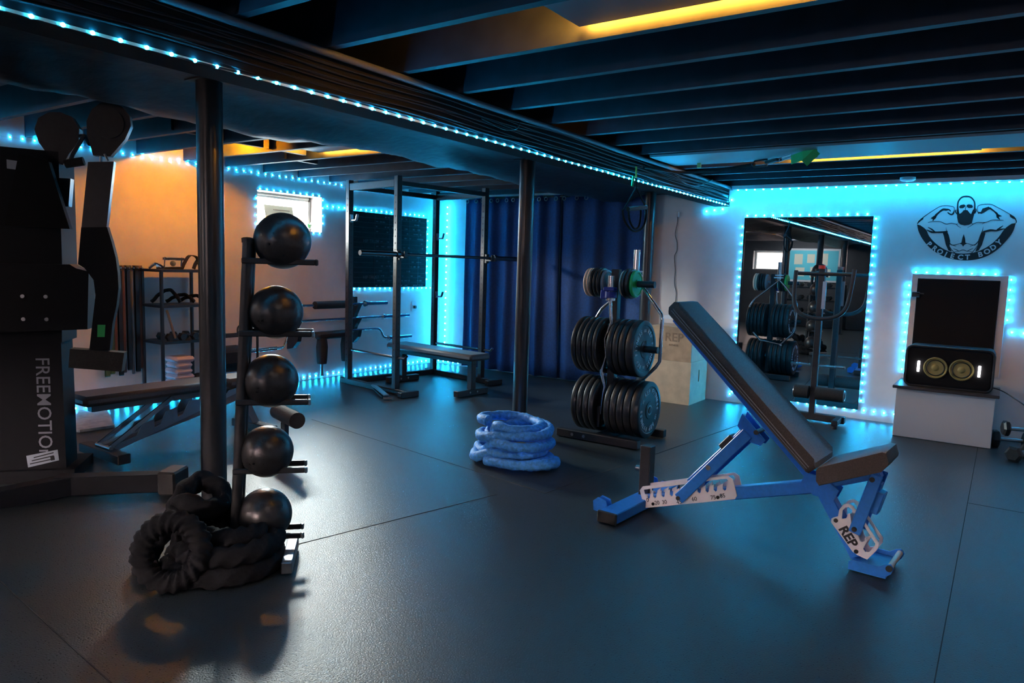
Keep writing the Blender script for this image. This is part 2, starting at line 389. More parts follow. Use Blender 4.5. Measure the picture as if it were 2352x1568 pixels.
strip('cyan light strip along the top of the back wall', [[(-2.28, YL-.100, 2.104), (XR-.1, YL-.100, 2.089)]], (0, 0, -1), sp=.0807, faces=[(0, -.25, -1)], size=1.2)
tr_ = MB().box(((-2.30+XR-.06)/2, YL-.056, 2.127), (XR-.06+2.30, .110, .036)).build('trim_1', 'white', None, 0); struct(tr_)  # batten added to hold the strip off the wall for a wider wash
strip('short cyan light strip where the girder meets the back wall', [[(-2.37, yl, 1.935), (-2.68, yl, 1.90)], [(-2.325, yl, 2.06), (-2.325, yl, 1.98)]], (0, -1, 0), size=.95, full=True, stand=.012)
MXL, MXR, MZB, MZT = -2.185, -1.04, .085, 1.842
strip('cyan light strip framing the wall mirror', [[(MXL-.02, yl, MZB-.02), (MXL-.02, yl, MZT+.02), (MXR+.02, yl, MZT+.02), (MXR+.02, yl, MZB)], [(-.70, yl, MZB+.0), (MXL-.1, yl, MZB-.005)]], (0, -1, 0))
a = ony(2091, 860, YL); b_ = ony(2095, 626, YL); c = ony(2320, 629, YL); d = ony(2309, 762, YL)
strip('cyan light strip framing the black wall panel', [[(b_.x-.012, yl, a.z), (b_.x-.012, yl, b_.z+.005), (c.x+.012, yl, b_.z+.005), (c.x+.012, yl, d.z), (.9, yl, d.z-.01)]], (0, -1, 0), stand=.008, size=.85, faces=[(-1, -.6, 0), (0, -.45, 1), (1, -.45, 0), (0, -1, 0)])

# ------------------------------------------------------------------ lamps between the joists
def fixture(x0, x1, y0, y1, lbl, z=2.190):
    t = thing('ceiling_light', lbl, 'ceiling light', ((x0+x1)/2, (y0+y1)/2, z), 'flat panel lamps between the joists')
    MB().box(((x0+x1)/2, (y0+y1)/2, z+.003), (x1-x0, y1-y0, .006)).build('diffuser', 'panel', t, 0)
    MB().box(((x0+x1)/2, (y0+y1)/2, z+.018), (x1-x0-.012, y1-y0-.012, .022)).build('lamp_edge', 'warm', t, 0)
    MB().box(((x0+x1)/2, (y0+y1)/2, z+.034), (x1-x0, y1-y0, .008)).build('back_pan', 'black', t, 0)
def bay(y): 
    for a, b2 in zip(JY, JY[1:]):
        if a < y < b2: return a+.03, b2-.055
fixture(-1.39, .25, *bay(2.25), 'flat panel lamp glowing yellow at its edge, nearest one at the top of the picture')
fixture(-1.40, -.22, *bay(5.6), 'flat panel lamp with yellow edge between joists near the logo wall', 2.162)
MB().box(((-2.27+XR)/2, 5.265, 2.140), (XR+2.27-.01, .49, .016)).build('soffit_board', 'panel', ceil, 0)
fixture(-4.82, -4.1, *bay(4.0), 'flat panel lamp with orange glow left of the girder above the window side')
fixture(-5.5, -4.3, *bay(-1.6), 'flat panel lamp seen only in the mirror')
t = thing('ceiling_light', 'bare warm bulb high between the joists by the left wall', 'ceiling light', (-5.45, 3.50, 2.20))
MB().ball((-5.45, 3.50, 2.235), .028, 20, 12).build('bulb', mat('warm_bulb', (1, .6, .2), .5, emit=(1., .31, .004), estr=850), t)
MB().cyl((-5.45, 3.50, 2.262), (-5.45, 3.50, 2.31), .02, n=14).build('socket', 'white', t); MB().cyl((-5.45, 3.50, 2.31), (-5.45, 3.50, 2.419), .006, n=8).build('stem', 'black', t)
def lit(x, y, w_, pw):  # added fill panels out of view, brightening walls and floor
    b0_, b1_ = bay(y); t = thing('ceiling_light', 'added fill light panel overhead, unseen outside the picture', 'ceiling light', (x, (b0_+b1_)/2, 2.2), 'added fill light panels out of the picture')
    MB().box((x, (b0_+b1_)/2, 2.222), (w_, b1_-b0_, .03)).build('fill_body', 'panel', t, 0)
    area('fill_light', (x, (b0_+b1_)/2, 2.203), (0, 0, 0), w_-.05, b1_-b0_-.05, (1., .80, .70), pw)
lit(-.5, .95, 1.2, 3); lit(-5.2, -.7, 1.2, 11)
sd = tag(MB().lathe((-.776, 6.98, 2.15), (0, 0, -1), [(0, .06), (.02, .06), (.03, .045), (.032, .01)]).build('smoke_detector', 'white'), 'small round white smoke detector on the last joist by the logo wall', 'smoke detector')

# ------------------------------------------------------------------ back wall: mirror, panel, logo, speaker
mi = thing('wall_mirror', 'tall frameless mirror on the back wall framed by cyan lights', 'mirror', ((MXL+MXR)/2, YL-.01, MZB))
MB().box(((MXL+MXR)/2, YL-.0065, (MZB+MZT)/2), (MXR-MXL, .011, MZT-MZB)).build('backing', 'matte', mi, 0)
MB().box(((MXL+MXR)/2, YL-.0135, (MZB+MZT)/2), (MXR-MXL-.004, .003, MZT-MZB-.004)).build('mirror_glass', 'mirror', mi, 0)
fx0, fx1, fz1 = b_.x+.005, c.x-.003, b_.z-.008
tvp = thing('wall_panel', 'black flat panel in a white frame below the bodybuilder logo', 'panel', ((fx0+fx1)/2, YL, .62))
MB().box(((fx0+fx1)/2, YL-.011, (fz1+.5)/2), (fx1-fx0, .020, fz1-.5), bev=.003).build('white_frame', 'white', tvp, 0)
q0, q1 = ony(2108.6, 639, YL-.03), ony(2298.4, 644.4, YL-.03)
MB().box(((q0.x+q1.x)/2, YL-.032, (q0.z+.62)/2), (q1.x-q0.x, .022, q0.z-.62), bev=.003).build('dark_panel', 'matte', tvp, 0)
MB().box((q0.x-.005, YL-.045, q0.z-.14), (.06, .02, .045), bev=.004).box((q0.x+.03, YL-.05, q0.z-.13), (.05, .01, .012)).build('latch', 'black', tvp, 0)
# logo
LG = thing('wall_decal', 'black gym logo decal of a bearded man flexing both arms above a lettered banner', 'wall decal', ony(2220, 520, YL-.002))
def lw(x, y, off=.002): return ony(2050+x/7.788, 430+y/7.788, YL-off)
def stroke(mb, pts, ws, off=.002, k=5):
    P = spin([V((x, y, 0)) for x, y in pts], k); n = len(P)
    if not isinstance(ws, (list, tuple)): ws = [ws]*len(pts)
    L_, R_ = [], []
    for i, p in enumerate(P):
        f = i/(n-1)*(len(ws)-1); a = int(f); w = ws[a]+(ws[min(a+1, len(ws)-1)]-ws[a])*(f-a)
        dd = (P[min(i+1, n-1)]-P[max(i-1, 0)]).normalized(); nn = V((-dd.y, dd.x, 0))*w/2
        L_.append(p+nn); R_.append(p-nn)
    A = [lw(p.x, p.y, off) for p in L_]; B = [lw(p.x, p.y, off) for p in R_]
    vs = A+B; mb.add(vs+[v+V((0, .0015, 0)) for v in vs], [(i, i+1, n+i+1, n+i) for i in range(n-1)]+[(2*n+i, 3*n+i, 3*n+i+1, 2*n+i+1) for i in range(n-1)])
def blob(mb, pts, off=.002): mb.slab([lw(x, y, off) for x, y in pts], (0, .0015, 0))
f1 = MB(); S = lambda p, w: stroke(f1, p, w)
# head and beard
S([(1175, 470), (1165, 340), (1180, 250), (1240, 180), (1320, 165), (1400, 180), (1460, 250), (1472, 340), (1460, 470)], [34, 26, 26, 28, 32, 28, 26, 26, 34])
blob(f1, [(1150, 400), (1172, 410), (1200, 475), (1240, 450), (1270, 412), (1305, 402), (1345, 412), (1375, 455), (1405, 480), (1440, 400), (1478, 380), (1462, 480), (1440, 560), (1420, 640), (1370, 670), (1290, 682), (1215, 665), (1175, 630), (1155, 540)])
blob(f1, [(1190, 350), (1215, 318), (1270, 305), (1300, 315), (1298, 350), (1260, 375), (1205, 375)])
blob(f1, [(1325, 315), (1365, 303), (1420, 315), (1440, 345), (1425, 368), (1365, 372), (1328, 350)])
S([(1302, 320), (1312, 355), (1300, 385), (1310, 400)], [6, 10, 12, 10])
S([(1135, 400), (1130, 440), (1160, 490)], [14, 22, 12]); S([(1492, 380), (1494, 420), (1470, 470)], [14, 22, 12])
# left arm (picture left)
S([(445, 660), (470, 610), (560, 530), (720, 420), (880, 335), (1075, 343), (1105, 400), (1085, 470), (1040, 485), (985, 450)], [10, 18, 14, 10, 9, 9, 9, 30, 26, 20])
blob(f1, [(470, 600), (555, 530), (550, 570), (500, 605), (450, 655)])
S([(1040, 430), (1010, 400), (960, 400), (900, 400), (830, 450), (770, 510), (720, 600)], [16, 22, 40, 40, 30, 40, 14])
blob(f1, [(680, 555), (740, 510), (800, 495), (770, 560), (740, 580)])
S([(635, 630), (700, 615), (800, 610), (870, 620), (960, 658), (1050, 642), (1140, 660), (1170, 650)], [7, 10, 10, 10, 12, 9, 10, 6])
S([(1140, 660), (1180, 700), (1225, 722)], [10, 8, 5])
S([(610, 760), (700, 800), (800, 805), (930, 800), (985, 790)], [10, 36, 30, 34, 30]); S([(635, 715), (700, 750), (760, 800)], [8, 24, 24])
# right arm
S([(1545, 470), (1520, 410), (1545, 325), (1740, 300), (1900, 370), (2080, 470), (2180, 540), (2215, 610), (2205, 640)], [26, 9, 9, 9, 9, 10, 20, 18, 12])
blob(f1, [(1540, 440), (1580, 440), (1610, 380), (1720, 345), (1780, 385), (1720, 400), (1640, 450), (1590, 475), (1545, 465)])
S([(1740, 370), (1820, 430), (1870, 480), (1880, 530), (1920, 575)], [34, 26, 40, 40, 10])
blob(f1, [(1870, 470), (1960, 515), (1900, 530), (1860, 510)])
blob(f1, [(2095, 485), (2150, 520), (2205, 580), (2150, 560), (2105, 530)])
S([(1985, 590), (1900, 585), (1780, 585), (1690, 620), (1600, 630), (1520, 625), (1440, 655), (1420, 640)], [6, 12, 9, 9, 10, 9, 10, 6])
S([(1450, 650), (1400, 690), (1340, 722)], [9, 8, 5]); S([(1680, 620), (1640, 635), (1600, 660)], [8, 8, 4])
S([(2010, 740), (1930, 755), (1850, 775), (1750, 770), (1620, 800)], [10, 30, 30, 40, 34]); S([(1980, 685), (1930, 720), (1870, 760)], [6, 24, 24])
# torso
blob(f1, [(955, 705), (970, 780), (1005, 850), (1030, 960), (1020, 1060), (1060, 1150), (1000, 1130), (950, 1020), (920, 880), (900, 820), (960, 790)])
blob(f1, [(1630, 690), (1600, 780), (1560, 870), (1530, 960), (1520, 1050), (1480, 1150), (1540, 1130), (1600, 1030), (1640, 900), (1665, 820), (1610, 800)])
blob(f1, [(1275, 838), (1300, 920), (1305, 990), (1340, 1000), (1285, 1030), (1262, 1062), (1240, 1025), (1195, 1000), (1232, 990), (1250, 900)])
S([(1005, 950), (1030, 1010), (1090, 1035), (1200, 1005)], [6, 18, 12, 8]); S([(1330, 1000), (1450, 1035), (1500, 1005), (1540, 950)], [8, 12, 18, 6])
S([(1085, 1095), (1150, 1120), (1190, 1140), (1262, 1120), (1330, 1140), (1380, 1120), (1440, 1090)], [5, 12, 10, 12, 10, 12, 5])
S([(1090, 1165), (1140, 1150), (1200, 1140)], [8, 8, 6]); S([(1440, 1160), (1390, 1150), (1330, 1140)], [8, 8, 6])
S([(1020, 1060), (1060, 1120), (1100, 1160), (1140, 1180), (1262, 1190), (1390, 1180), (1430, 1160), (1480, 1100), (1520, 1040)], [8, 12, 10, 8, 8, 8, 10, 12, 8])
S([(1140, 1055), (1090, 1040), (1040, 1020)], [5, 9, 5]); S([(1385, 1055), (1440, 1035), (1490, 1015)], [5, 9, 5])
f1.build('figure', 'ink', LG, 0)
outer = [(440, 665), (470, 800), (560, 960), (700, 1110), (880, 1220), (1080, 1285), (1290, 1308), (1500, 1290), (1700, 1225), (1880, 1110), (2030, 960), (2150, 800), (2205, 640)]
inner = [(500, 680), (600, 760), (660, 880), (780, 1010), (930, 1110), (1100, 1170), (1280, 1190), (1450, 1168), (1610, 1110), (1760, 1020), (1890, 900), (2010, 740), (2130, 650)]
bn = MB(); O_ = [p for p in spin([V((x, y, 0)) for x, y in outer], 4)]; I_ = [p for p in spin([V((x, y, 0)) for x, y in inner], 4)]
n = len(O_); vs = [lw(p.x, p.y, .0025) for p in O_]+[lw(p.x, p.y, .0025) for p in I_]
bn.add(vs+[v+V((0, .0018, 0)) for v in vs], [(i, i+1, n+i+1, n+i) for i in range(n-1)]+[(2*n+i, 3*n+i, 3*n+i+1, 2*n+i+1) for i in range(n-1)])
bn.build('banner', 'ink', LG, 0)
tx = MB()
LT = [('P', 655, 1015, 42), ('R', 755, 1090, 33), ('O', 850, 1150, 26), ('J', 955, 1195, 20), ('E', 1070, 1228, 11), ('C', 1215, 1248, 3), ('T', 1340, 1248, -4), ('B', 1570, 1200, -16), ('O', 1690, 1148, -25), ('D', 1800, 1075, -34), ('Y', 1905, 985, -42)]
for ch, x, y, a in LT:
    c0 = lw(x, y, .0075); a_ = math.radians(-a-1); s_ = .057
    xd = V((math.cos(a_), 0, math.sin(a_))); yd = V((-math.sin(a_), 0, math.cos(a_)))
    tx.text(ch, s_, c0-yd*s_*.34, xd, yd, .0012, .035)
lab(tx.build('lettering', 'white', LG, 0), 'pale lettering reading PROJECT BODY')

# white box stand and boombox speaker
bl, br = onz(2047.6, 1001), onz(2275, 1029.5); by = (bl.y+br.y)/2; zt = ony(2056, 884, by).z
cb = thing('speaker_stand', 'white boxed-in ledge with black top under the speaker', 'stand', ((bl.x+br.x)/2, by+.25, 0))
MB().box(((bl.x+br.x)/2, (by+YL-.03)/2, (zt-.02)/2+.001), (br.x-bl.x, YL-.03-by, zt-.02), bev=.004).build('body', 'white', cb, 0)
MB().box(((bl.x+br.x)/2, (by-.03+YL-.035)/2, zt-.008), (br.x-bl.x+.05, YL-.035-by+.03, .024), bev=.004).build('top_slab', 'post', cb, 0)
sp = thing('speaker', 'black boombox speaker with two gold cones and two white light bars on the ledge', 'speaker', ((bl.x+br.x)/2, by+.12, zt+.005))
s0, s1 = ony(2076, 868, by+.04).x, ony(2281, 880, by+.04).x; sh = ony(2090, 793, by+.04).z-zt-.0
def rrect(w, h, r, n=6):
    P = []
    for cx_, cy_, a0 in ((w/2-r, h/2-r, 0), (-w/2+r, h/2-r, 90), (-w/2+r, -h/2+r, 180), (w/2-r, -h/2+r, 270)):
        for i in range(n+1): a = math.radians(a0+90*i/n); P.append((cx_+r*math.cos(a), cy_+r*math.sin(a)))
    return P
sc = V(((s0+s1)/2, 0, zt+.006+sh/2)); W_ = s1-s0
TF = lambda y: frame((sc.x, y, sc.z), X3, Z3)
MB().prism(rrect(W_, sh, .05), TF(by+.17), .24).build('cabinet', 'black2', sp, 50)
rim = MB(); P = rrect(W_-.01, sh-.01, .045); rim.tube([TF(by+.045) @ V((x, y, 0)) for x, y in P], .009, 8, True); rim.build('front_rim', 'post', sp)
MB().prism(rrect(W_-.04, sh-.05, .03), TF(by+.047), .006).build('grille', 'matte', sp, 0)
for sx in (-1, 1):
    cx_ = sc.x+sx*.088*W_/.6
    c_ = MB().lathe((cx_, by+.042, sc.z-.004), (0, -1, 0), [(0, .085), (.006, .085), (.008, .078), (.004, .072), (-.004, .05), (-.003, .03), (.004, .022), (.007, .01)], 36).build('speaker_cone', 'gold', sp)
    MB().tube([(cx_+.062*math.cos(t*PI/12), by+.037, sc.z-.004+.062*math.sin(t*PI/12)) for t in range(24)], .004, 6, True).build('surround', 'black', c_)
    MB().box((sc.x+sx*.205*W_/.6, by+.040, sc.z-.003), (.017, .008, .088), bev=.003).build('light_bar', 'bar_lamp', sp, 0)
MB().tube([TF(by+.05) @ V((x, y, 0)) for x, y in ((-W_/2+.06, sh/2-.006), (W_/2-.06, sh/2-.006))], .010, 8).build('handle', 'black', sp)
cord = [ony(2266, 889, by+.15), ony(2290, 893, by+.12), ony(2310, 902, by+.05), ony(2330, 915, by), ony(2352, 930, by-.05), ony(2400, 975, by-.1), V((.45, by-.1, .008)), V((.8, by+.1, .008))]
MB().tube(spin(cord), .0045, 6).build('power_cord', 'cable', sp)
wc = [ony(x, y, YL-.006) for x, y in ((1556, 495), (1556, 510), (1551, 537), (1555, 556), (1555, 575), (1549, 590), (1551, 620), (1549, 650), (1553, 672), (1551, 700), (1552, 740))]
t = thing('wall_cable', 'thin black cable running down the back wall right of the farthest post', 'cable', wc[-1])
MB().tube(spin(wc), .0035, 6).build('wire', 'cable', t); p = ony(1556, 492, YL-.012); MB().box(p, (.035, .02, .05), bev=.004).build('plug', 'white', t, 0)
# things at the right edge
def dumbbell(c, a, r, L, lbl):
    c = V(c); d = V((math.cos(a), math.sin(a), 0)); t = thing('hex_dumbbell', lbl, 'dumbbell', c-V((0, 0, r)), 'black dumbbells on the floor at the right edge')
    MB().cyl(c-d*L*.3, c+d*L*.3, .015, n=12).build('handle', 'steel', t)
    for s_ in (-1, 1):
        MB().lathe(c+d*s_*L*.28, d*s_, [(0, r*.8), (.012, r*1.12), (L*.2-.012, r*1.12), (L*.2, r*.8)], 6).build('head', 'rubber', t, 20)
dumbbell(onz(2322, 1010, .065)+V((0, 0, 0)), .25, .065, .28, 'larger black hex dumbbell on the floor by the white speaker ledge')
dumbbell(onz(2345, 1040, .055), 1.1, .055, .24, 'black hex dumbbell lying nearest at the right edge')
dumbbell(onz(2335, 985, .19)+V((.02, 0, 0)), .3, .055, .24, 'black hex dumbbell stacked on the larger one at the right edge')

# ------------------------------------------------------------------ curtain
cy = 7.085
tag(MB().tube([(-5.70, cy, 2.115), (-3.05, cy, 2.095)], .014, 10).build('curtain_rod', 'black'), 'dark curtain rod along the back wall', 'curtain rod')
def curtain(x0, x1, folds, lbl, ph=0., amp=.035, flare=.0):
    t = thing('curtain', lbl, 'curtain', ((x0+x1)/2, cy, 0), 'navy curtains on the back wall'); nx, nz = folds*14, 12; vs = []
    for j in range(nz+1):
        z = .02+2.10*j/nz; k = 1-j/nz
        for i in range(nx+1):
            u = i/nx; a = 2*PI*folds*u+ph
            x = x0+(x1-x0)*u+flare*k*(u-.5)*.3+.012*math.sin(3*u*9+j*.3)*k
            y = cy+(amp*(.8+.5*k*math.sin(u*17+1)))*math.sin(a+.35*math.sin(a))+.008*math.sin(j*.7+u*20)*k
            vs.append((x, min(y, YL-.012), z))
    o = MB().add(vs, [(j*(nx+1)+i, j*(nx+1)+i+1, (j+1)*(nx+1)+i+1, (j+1)*(nx+1)+i) for j in range(nz) for i in range(nx)]).build('cloth', 'curtain', t, 80)
    s_ = o.modifiers.new('s', 'SOLIDIFY'); s_.thickness = .004
    for i in range(folds*2):
        x = x0+(x1-x0)*(i+.5)/(folds*2); rg = [(x+.012*math.sin(q*PI/8)*.5, cy+.024*math.cos(q*PI/8), 2.075+.024*math.sin(q*PI/8)+.02) for q in range(16)]
        MB().tube([(x+(.01 if i % 2 else -.01)+.020*math.cos(q*PI/8), cy-.038, 2.075+.020*math.sin(q*PI/8)) for q in range(16)], .005, 6, True).build('grommet', 'steel', t)
curtain(-5.62, -4.25, 6, 'left navy curtain with tall pleats beside the vertical light strip', flare=.12)
curtain(-4.25, -3.12, 4, 'right navy curtain hanging behind the plate tree', 1.2, .028)

# ------------------------------------------------------------------ window-wall furniture
b0 = thing('chalkboard', 'black chalkboard with faint chalk writing inside the cyan lights behind the power rack', 'chalkboard', (XW+.01, 6.35, 1.0))
y0, y1, z0, z1 = 5.70, 6.965, 1.0, 1.865
MB().box((XW+.011, (y0+y1)/2, (z0+z1)/2), (.018, y1-y0, z1-z0), bev=.002).build('panel', 'board', b0, 0)
ch = MB(); xx = XW+.021
for i in range(1, 15): z = z0+(z1-z0)*i/15; ch.box((xx, (y0+y1)/2, z), (.0012, y1-y0-.06, .002))
for f in (.28, .47, .62, .75, .88): ch.box((xx, y0+(y1-y0)*f, (z0+z1)/2), (.0012, .0025, z1-z0-.05))
for z in (1.52, 1.10): ch.text('HIP TRUST', .055, (xx, 6.0, z), Y3, Z3, .0012)
for i in range(150):
    y = y0+.38+random.random()*(y1-y0-.45); z = z0+(z1-z0)*(random.randint(0, 14)+.35)/15
    ch.box((xx, y, z), (.0012, .02+.02*random.random(), .006+.012*random.random()))
ch.build('chalk_writing', 'chalk', b0, 0)
t = thing('wall_socket', 'small white wall socket on the left wall right of the barbell storage', 'socket', (XW+.005, 6.74, .75))
c_ = onx(950, 703, XW+.006); MB().box((XW+.005, c_.y, c_.z), (.008, .08, .125), bev=.003).build('cover_plate', 'white', t, 0); MB().box((XW+.02, c_.y+.01, c_.z-.01), (.03, .035, .035), bev=.004).build('plug', 'black', t, 0)
# window sill things
t = thing('potted_plant', 'small green plant in a pale pot on the window sill', 'potted plant', (XW-.07, 5.165, WIN[2]))
MB().lathe((XW-.07, 5.165, WIN[2]+.001), (0, 0, 1), [(0, .018), (.035, .026), (.036, .020), (.03, .018)], 20).build('pot', 'white', t)
lf = MB()
for i in range(11):
    a = i*2.4; r_ = .02+.012*(i % 3); c0 = V((XW-.07, 5.165, WIN[2]+.03)); tip = c0+V((r_*math.cos(a), r_*math.sin(a)*1.5, .05+.012*(i % 4))); mid = (c0+tip)/2+V((0, 0, .012)); s_ = V((-math.sin(a), math.cos(a), 0))*.006
    lf.add([c0-s_*.5, c0+s_*.5, mid+s_, tip, mid-s_], [(0, 1, 2, 3, 4)])
lf.build('leaves', 'leaf', t, 0)
t = thing('leaning_sign', 'cream card leaning against the small window behind the top ball', 'sign', (XW-.12, 4.86, WIN[2]))
fr_ = frame((XW-.13, 4.86, WIN[2]+.001), Y3, V((-.25, 0, 1)))
MB().box((0, .13, 0), (.36, .26, .01), fr_, .002).build('card', 'paper', t, 0); k_ = MB()
for i in range(4): k_.box((.03, .06+.05*i, .006), (.26-.05*(i % 2), .008, .001), fr_)
k_.box((.12, .10, .006), (.05, .06, .001), fr_); k_.build('print', 'plyedge', t, 0)

# accessory shelf
xs0, xs1, ys0, ys1 = -6.12, -5.82, 3.27, 3.72
zs = (.22, .56, .87, 1.17)
t = thing('accessory_shelf', 'black metal shelf unit of gym accessories against the left wall behind the nearest post', 'shelf', ((xs0+xs1)/2, (ys0+ys1)/2, 0))
for x in (xs0, xs1):
    for y in (ys0, ys1): MB().bar((x, y, 0), (x, y, 1.18), .025, .025, X3).build('leg', 'black', t, 0)
for z in zs[1:]: MB().box(((xs0+xs1)/2, (ys0+ys1)/2, z), (xs1-xs0+.02, ys1-ys0+.02, .022)).build('shelf', 'black', t, 0)
MB().box(((xs0+xs1)/2, (ys0+ys1)/2, .12), (xs1-xs0+.02, ys1-ys0+.02, .02)).build('shelf', 'black', t, 0)
t = thing('wire_shelf', 'second lower black wire rack right of the nearest post by the left wall', 'shelf', (-5.95, 4.12, 0))
for x in (-6.1, -5.85):
    for y in (3.80, 4.22): MB().cyl((x, y, 0), (x, y, .60), .012, n=8).build('leg', 'black', t)
for z in (.25, .57):
    w_ = MB()
    for i in range(9): w_.cyl((-6.1+.031*i, 3.80, z), (-6.1+.031*i, 4.22, z), .003, n=6)
    w_.tube([(-6.1, 3.8, z), (-5.85, 3.8, z), (-5.85, 4.22, z), (-6.1, 4.22, z)], .006, 6, True); w_.build('wire_shelf_deck', 'black', t)
for y in (4.08, 4.19):
    c_ = thing('grip_handle', 'curved black grip handle standing on the wire rack, %s' % ('nearer the ball rack' if y < 4.1 else 'nearer the barbell storage'), 'handle', (-5.9, y, .575), 'grip handles on the wire rack')
    MB().tube([(-5.9, y-.04, .58)]+[(-5.9, y-.04*math.cos(a*PI/8), .63+.04*math.sin(a*PI/8)) for a in range(9)]+[(-5.9, y+.04, .58)], .007, 8).build('loop', 'black', c_)
t = tag(MB().box((-5.97, 4.0, .37), (.2, .3, .2), bev=.05).build('gym_bag', 'foam'), 'dark bulky bag on the lower deck of the wire rack', 'bag')
# things on the accessory shelf
def on(z): return z+.0115
zz = on(1.17)
t = thing('row_attachment', 'chrome rowing attachment on the top shelf', 'handle', (-5.9, 3.38, zz), 'cable attachments on the accessory shelf')
MB().tube([(-5.95, 3.30, zz+.012), (-5.85, 3.48, zz+.012)], .012, 10).tube([(-5.92, 3.34, zz+.09), (-5.86, 3.50, zz+.09)], .012, 10).build('grip', 'chrome', t)
fr2 = MB()
for y in (3.34, 3.49): fr2.bar((-5.9, y, zz+.0), (-5.88, y, zz+.105), .012, .012, X3)
fr2.build('side_plate', 'chrome', t, 0); MB().ball((-5.89, 3.415, zz+.05), .024, 16, 10).build('swivel', 'steel', t)
for i, (y, s_, l_) in enumerate(((3.56, 1.0, 'larger looped black strap upright on the top shelf beside the chrome handle'), (3.66, .85, 'looped black strap drooping over the right end of the top shelf'))):
    P = [(-5.9, y-.06*s_, zz+.006), (-5.89, y-.04*s_, zz+.06), (-5.88, y, zz+.12*s_), (-5.87, y+.06*s_, zz+.11*s_), (-5.85, y+.075*s_, zz+.05), (-5.84, y+.08*s_, zz+.006)]
    st = MB(); Q = spin(P, 5)
    for a, b2 in zip(Q, Q[1:]): st.bar(a, b2+(b2-a)*.3, .05, .006, (b2-a).cross(X3), 0)
    tag(st.build('ankle_strap', 'foam'), l_, 'strap', 'straps on the top shelf')
tag(MB().tube(spin([(-5.95, 3.24, zz+.01), (-5.9, 3.27, zz+.045), (-5.85, 3.31, zz+.01)]), .013, 8).build('rope_end', 'chrome'), 'short chrome hook at the left end of the top shelf', 'hook')
zz = on(.87)
for i, (y, h, l_) in enumerate(((3.37, .10, 'black tricep rope arched on the middle shelf at left'), (3.50, .06, 'black tricep rope lying low in the middle of the middle shelf'), (3.61, .05, 'black tricep rope at the right end of the middle shelf'))):
    tag(MB().tube(spin([(-5.98, y-.10, zz+.02), (-5.93, y-.04, zz+.02+h*.8), (-5.90, y+.03, zz+.02+h), (-5.86, y+.09, zz+.02)], 8), .015, 8, rf=lambda i, t: 1+.12*math.sin(3*t+i*1.2)).build('tricep_rope', 'rope_black'), l_, 'rope', 'ropes on the middle shelf')
zz = on(.56)
for i, y in enumerate((3.33, 3.44, 3.555, 3.66)):
    t = thing('hex_dumbbell', 'small black dumbbell on the third shelf, %s' % ('leftmost', 'second from left', 'third from left', 'rightmost')[i], 'dumbbell', (-5.88, y, zz), 'small dumbbells on the third shelf')
    MB().cyl((-5.98, y, zz+.038), (-5.80, y, zz+.038), .012, n=10).build('handle', 'steel', t)
    for x in (-5.975, -5.835): MB().lathe((x, y, zz+.038), X3, [(0, .03), (.008, .036), (.042, .036), (.05, .03)], 6).build('head', 'rubber', t, 20)
tag(MB().tube([(-5.80, 3.30, .84), (-5.78, 3.36, .60)], .011, 8).build('wooden_stick', 'plyedge'), 'short brown wooden stick hanging in front of the third shelf', 'stick')
zz = .131
for i in range(6):
    tag(MB().box((-5.86, 3.43+.006*(i % 3), zz+.026+.051*i), (.20, .15+.012*((i*3) % 4), .048), bev=.02).build('folded_towel', 'towel'), 'folded pale pink towel, %s in the stack on the bottom shelf' % ('lowest', 'second from the bottom', 'third from the bottom', 'fourth from the bottom', 'second from the top', 'topmost')[i], 'towel', 'folded towels on the bottom shelf')
tag(MB().ball((-5.88, 3.63, zz+.07), .07, 20, 12, (1, 1, .95)).build('small_ball', 'foam'), 'small black ball beside the towels on the bottom shelf', 'ball')
# hanging bands
pr = thing('band_peg_rail', 'short black peg rail on the left wall holding the resistance bands', 'rail', (XW+.02, 3.12, 1.18))
MB().box((XW+.012, 3.12, 1.185), (.02, .34, .04)).build('board', 'black', pr, 0)
cols = ['dkgreen', 'dkgreen', 'brown', 'rubber', 'brown', 'rubber', 'greyframe', 'rubber', 'brown']
wid = [.035, .03, .022, .03, .02, .028, .012, .03, .025]
nm = ['leftmost olive', 'second olive', 'first brown', 'black beside the first brown', 'narrow brown', 'middle black', 'thin grey', 'wide black', 'last brown beside the shelf']
yb = 2.965
for i, (c_, w_) in enumerate(zip(cols, wid)):
    y = yb+.036*i; L_ = .90-.02*(i % 3); x = XW+.05+.012*(i % 2)
    MB().cyl((XW+.02, y, 1.18), (XW+.10, y, 1.185), .006, n=8).build('peg', 'steel', pr)
    bd = MB(); zt_ = 1.187
    Pth = [(x+.012, y, zt_-.02)]+[(x+.012*math.cos(a*PI/8), y, zt_+.004+.012*math.sin(a*PI/8)) for a in range(9)]+[(x-.012, y, zt_-L_)]+[(x-.012*math.cos(a*PI/8), y, zt_-L_-.012*math.sin(a*PI/8)) for a in range(1, 9)]+[(x+.012, y, zt_-.03)]
    for a, b2 in zip(Pth, Pth[1:]):
        a = V(a); b2 = V(b2); n_ = (b2-a).cross(Y3); bd.bar(a, b2+(b2-a).normalized()*.001, w_, .0035, n_, 0)
    tag(bd.build('resistance_band', c_, None, 0), nm[i]+' resistance band hanging on the left wall', 'resistance band', 'resistance bands on the left wall')
# wooden board on the floor by the wall
tag(MB().slab([(-6.14, 2.15, .002), (-5.45, 2.43, .002), (-5.42, 2.66, .002), (-6.14, 2.95, .002)], (0, 0, .02)).build('floor_board', 'wood', None, 0), 'grey wooden board lying on the floor against the left wall', 'board')

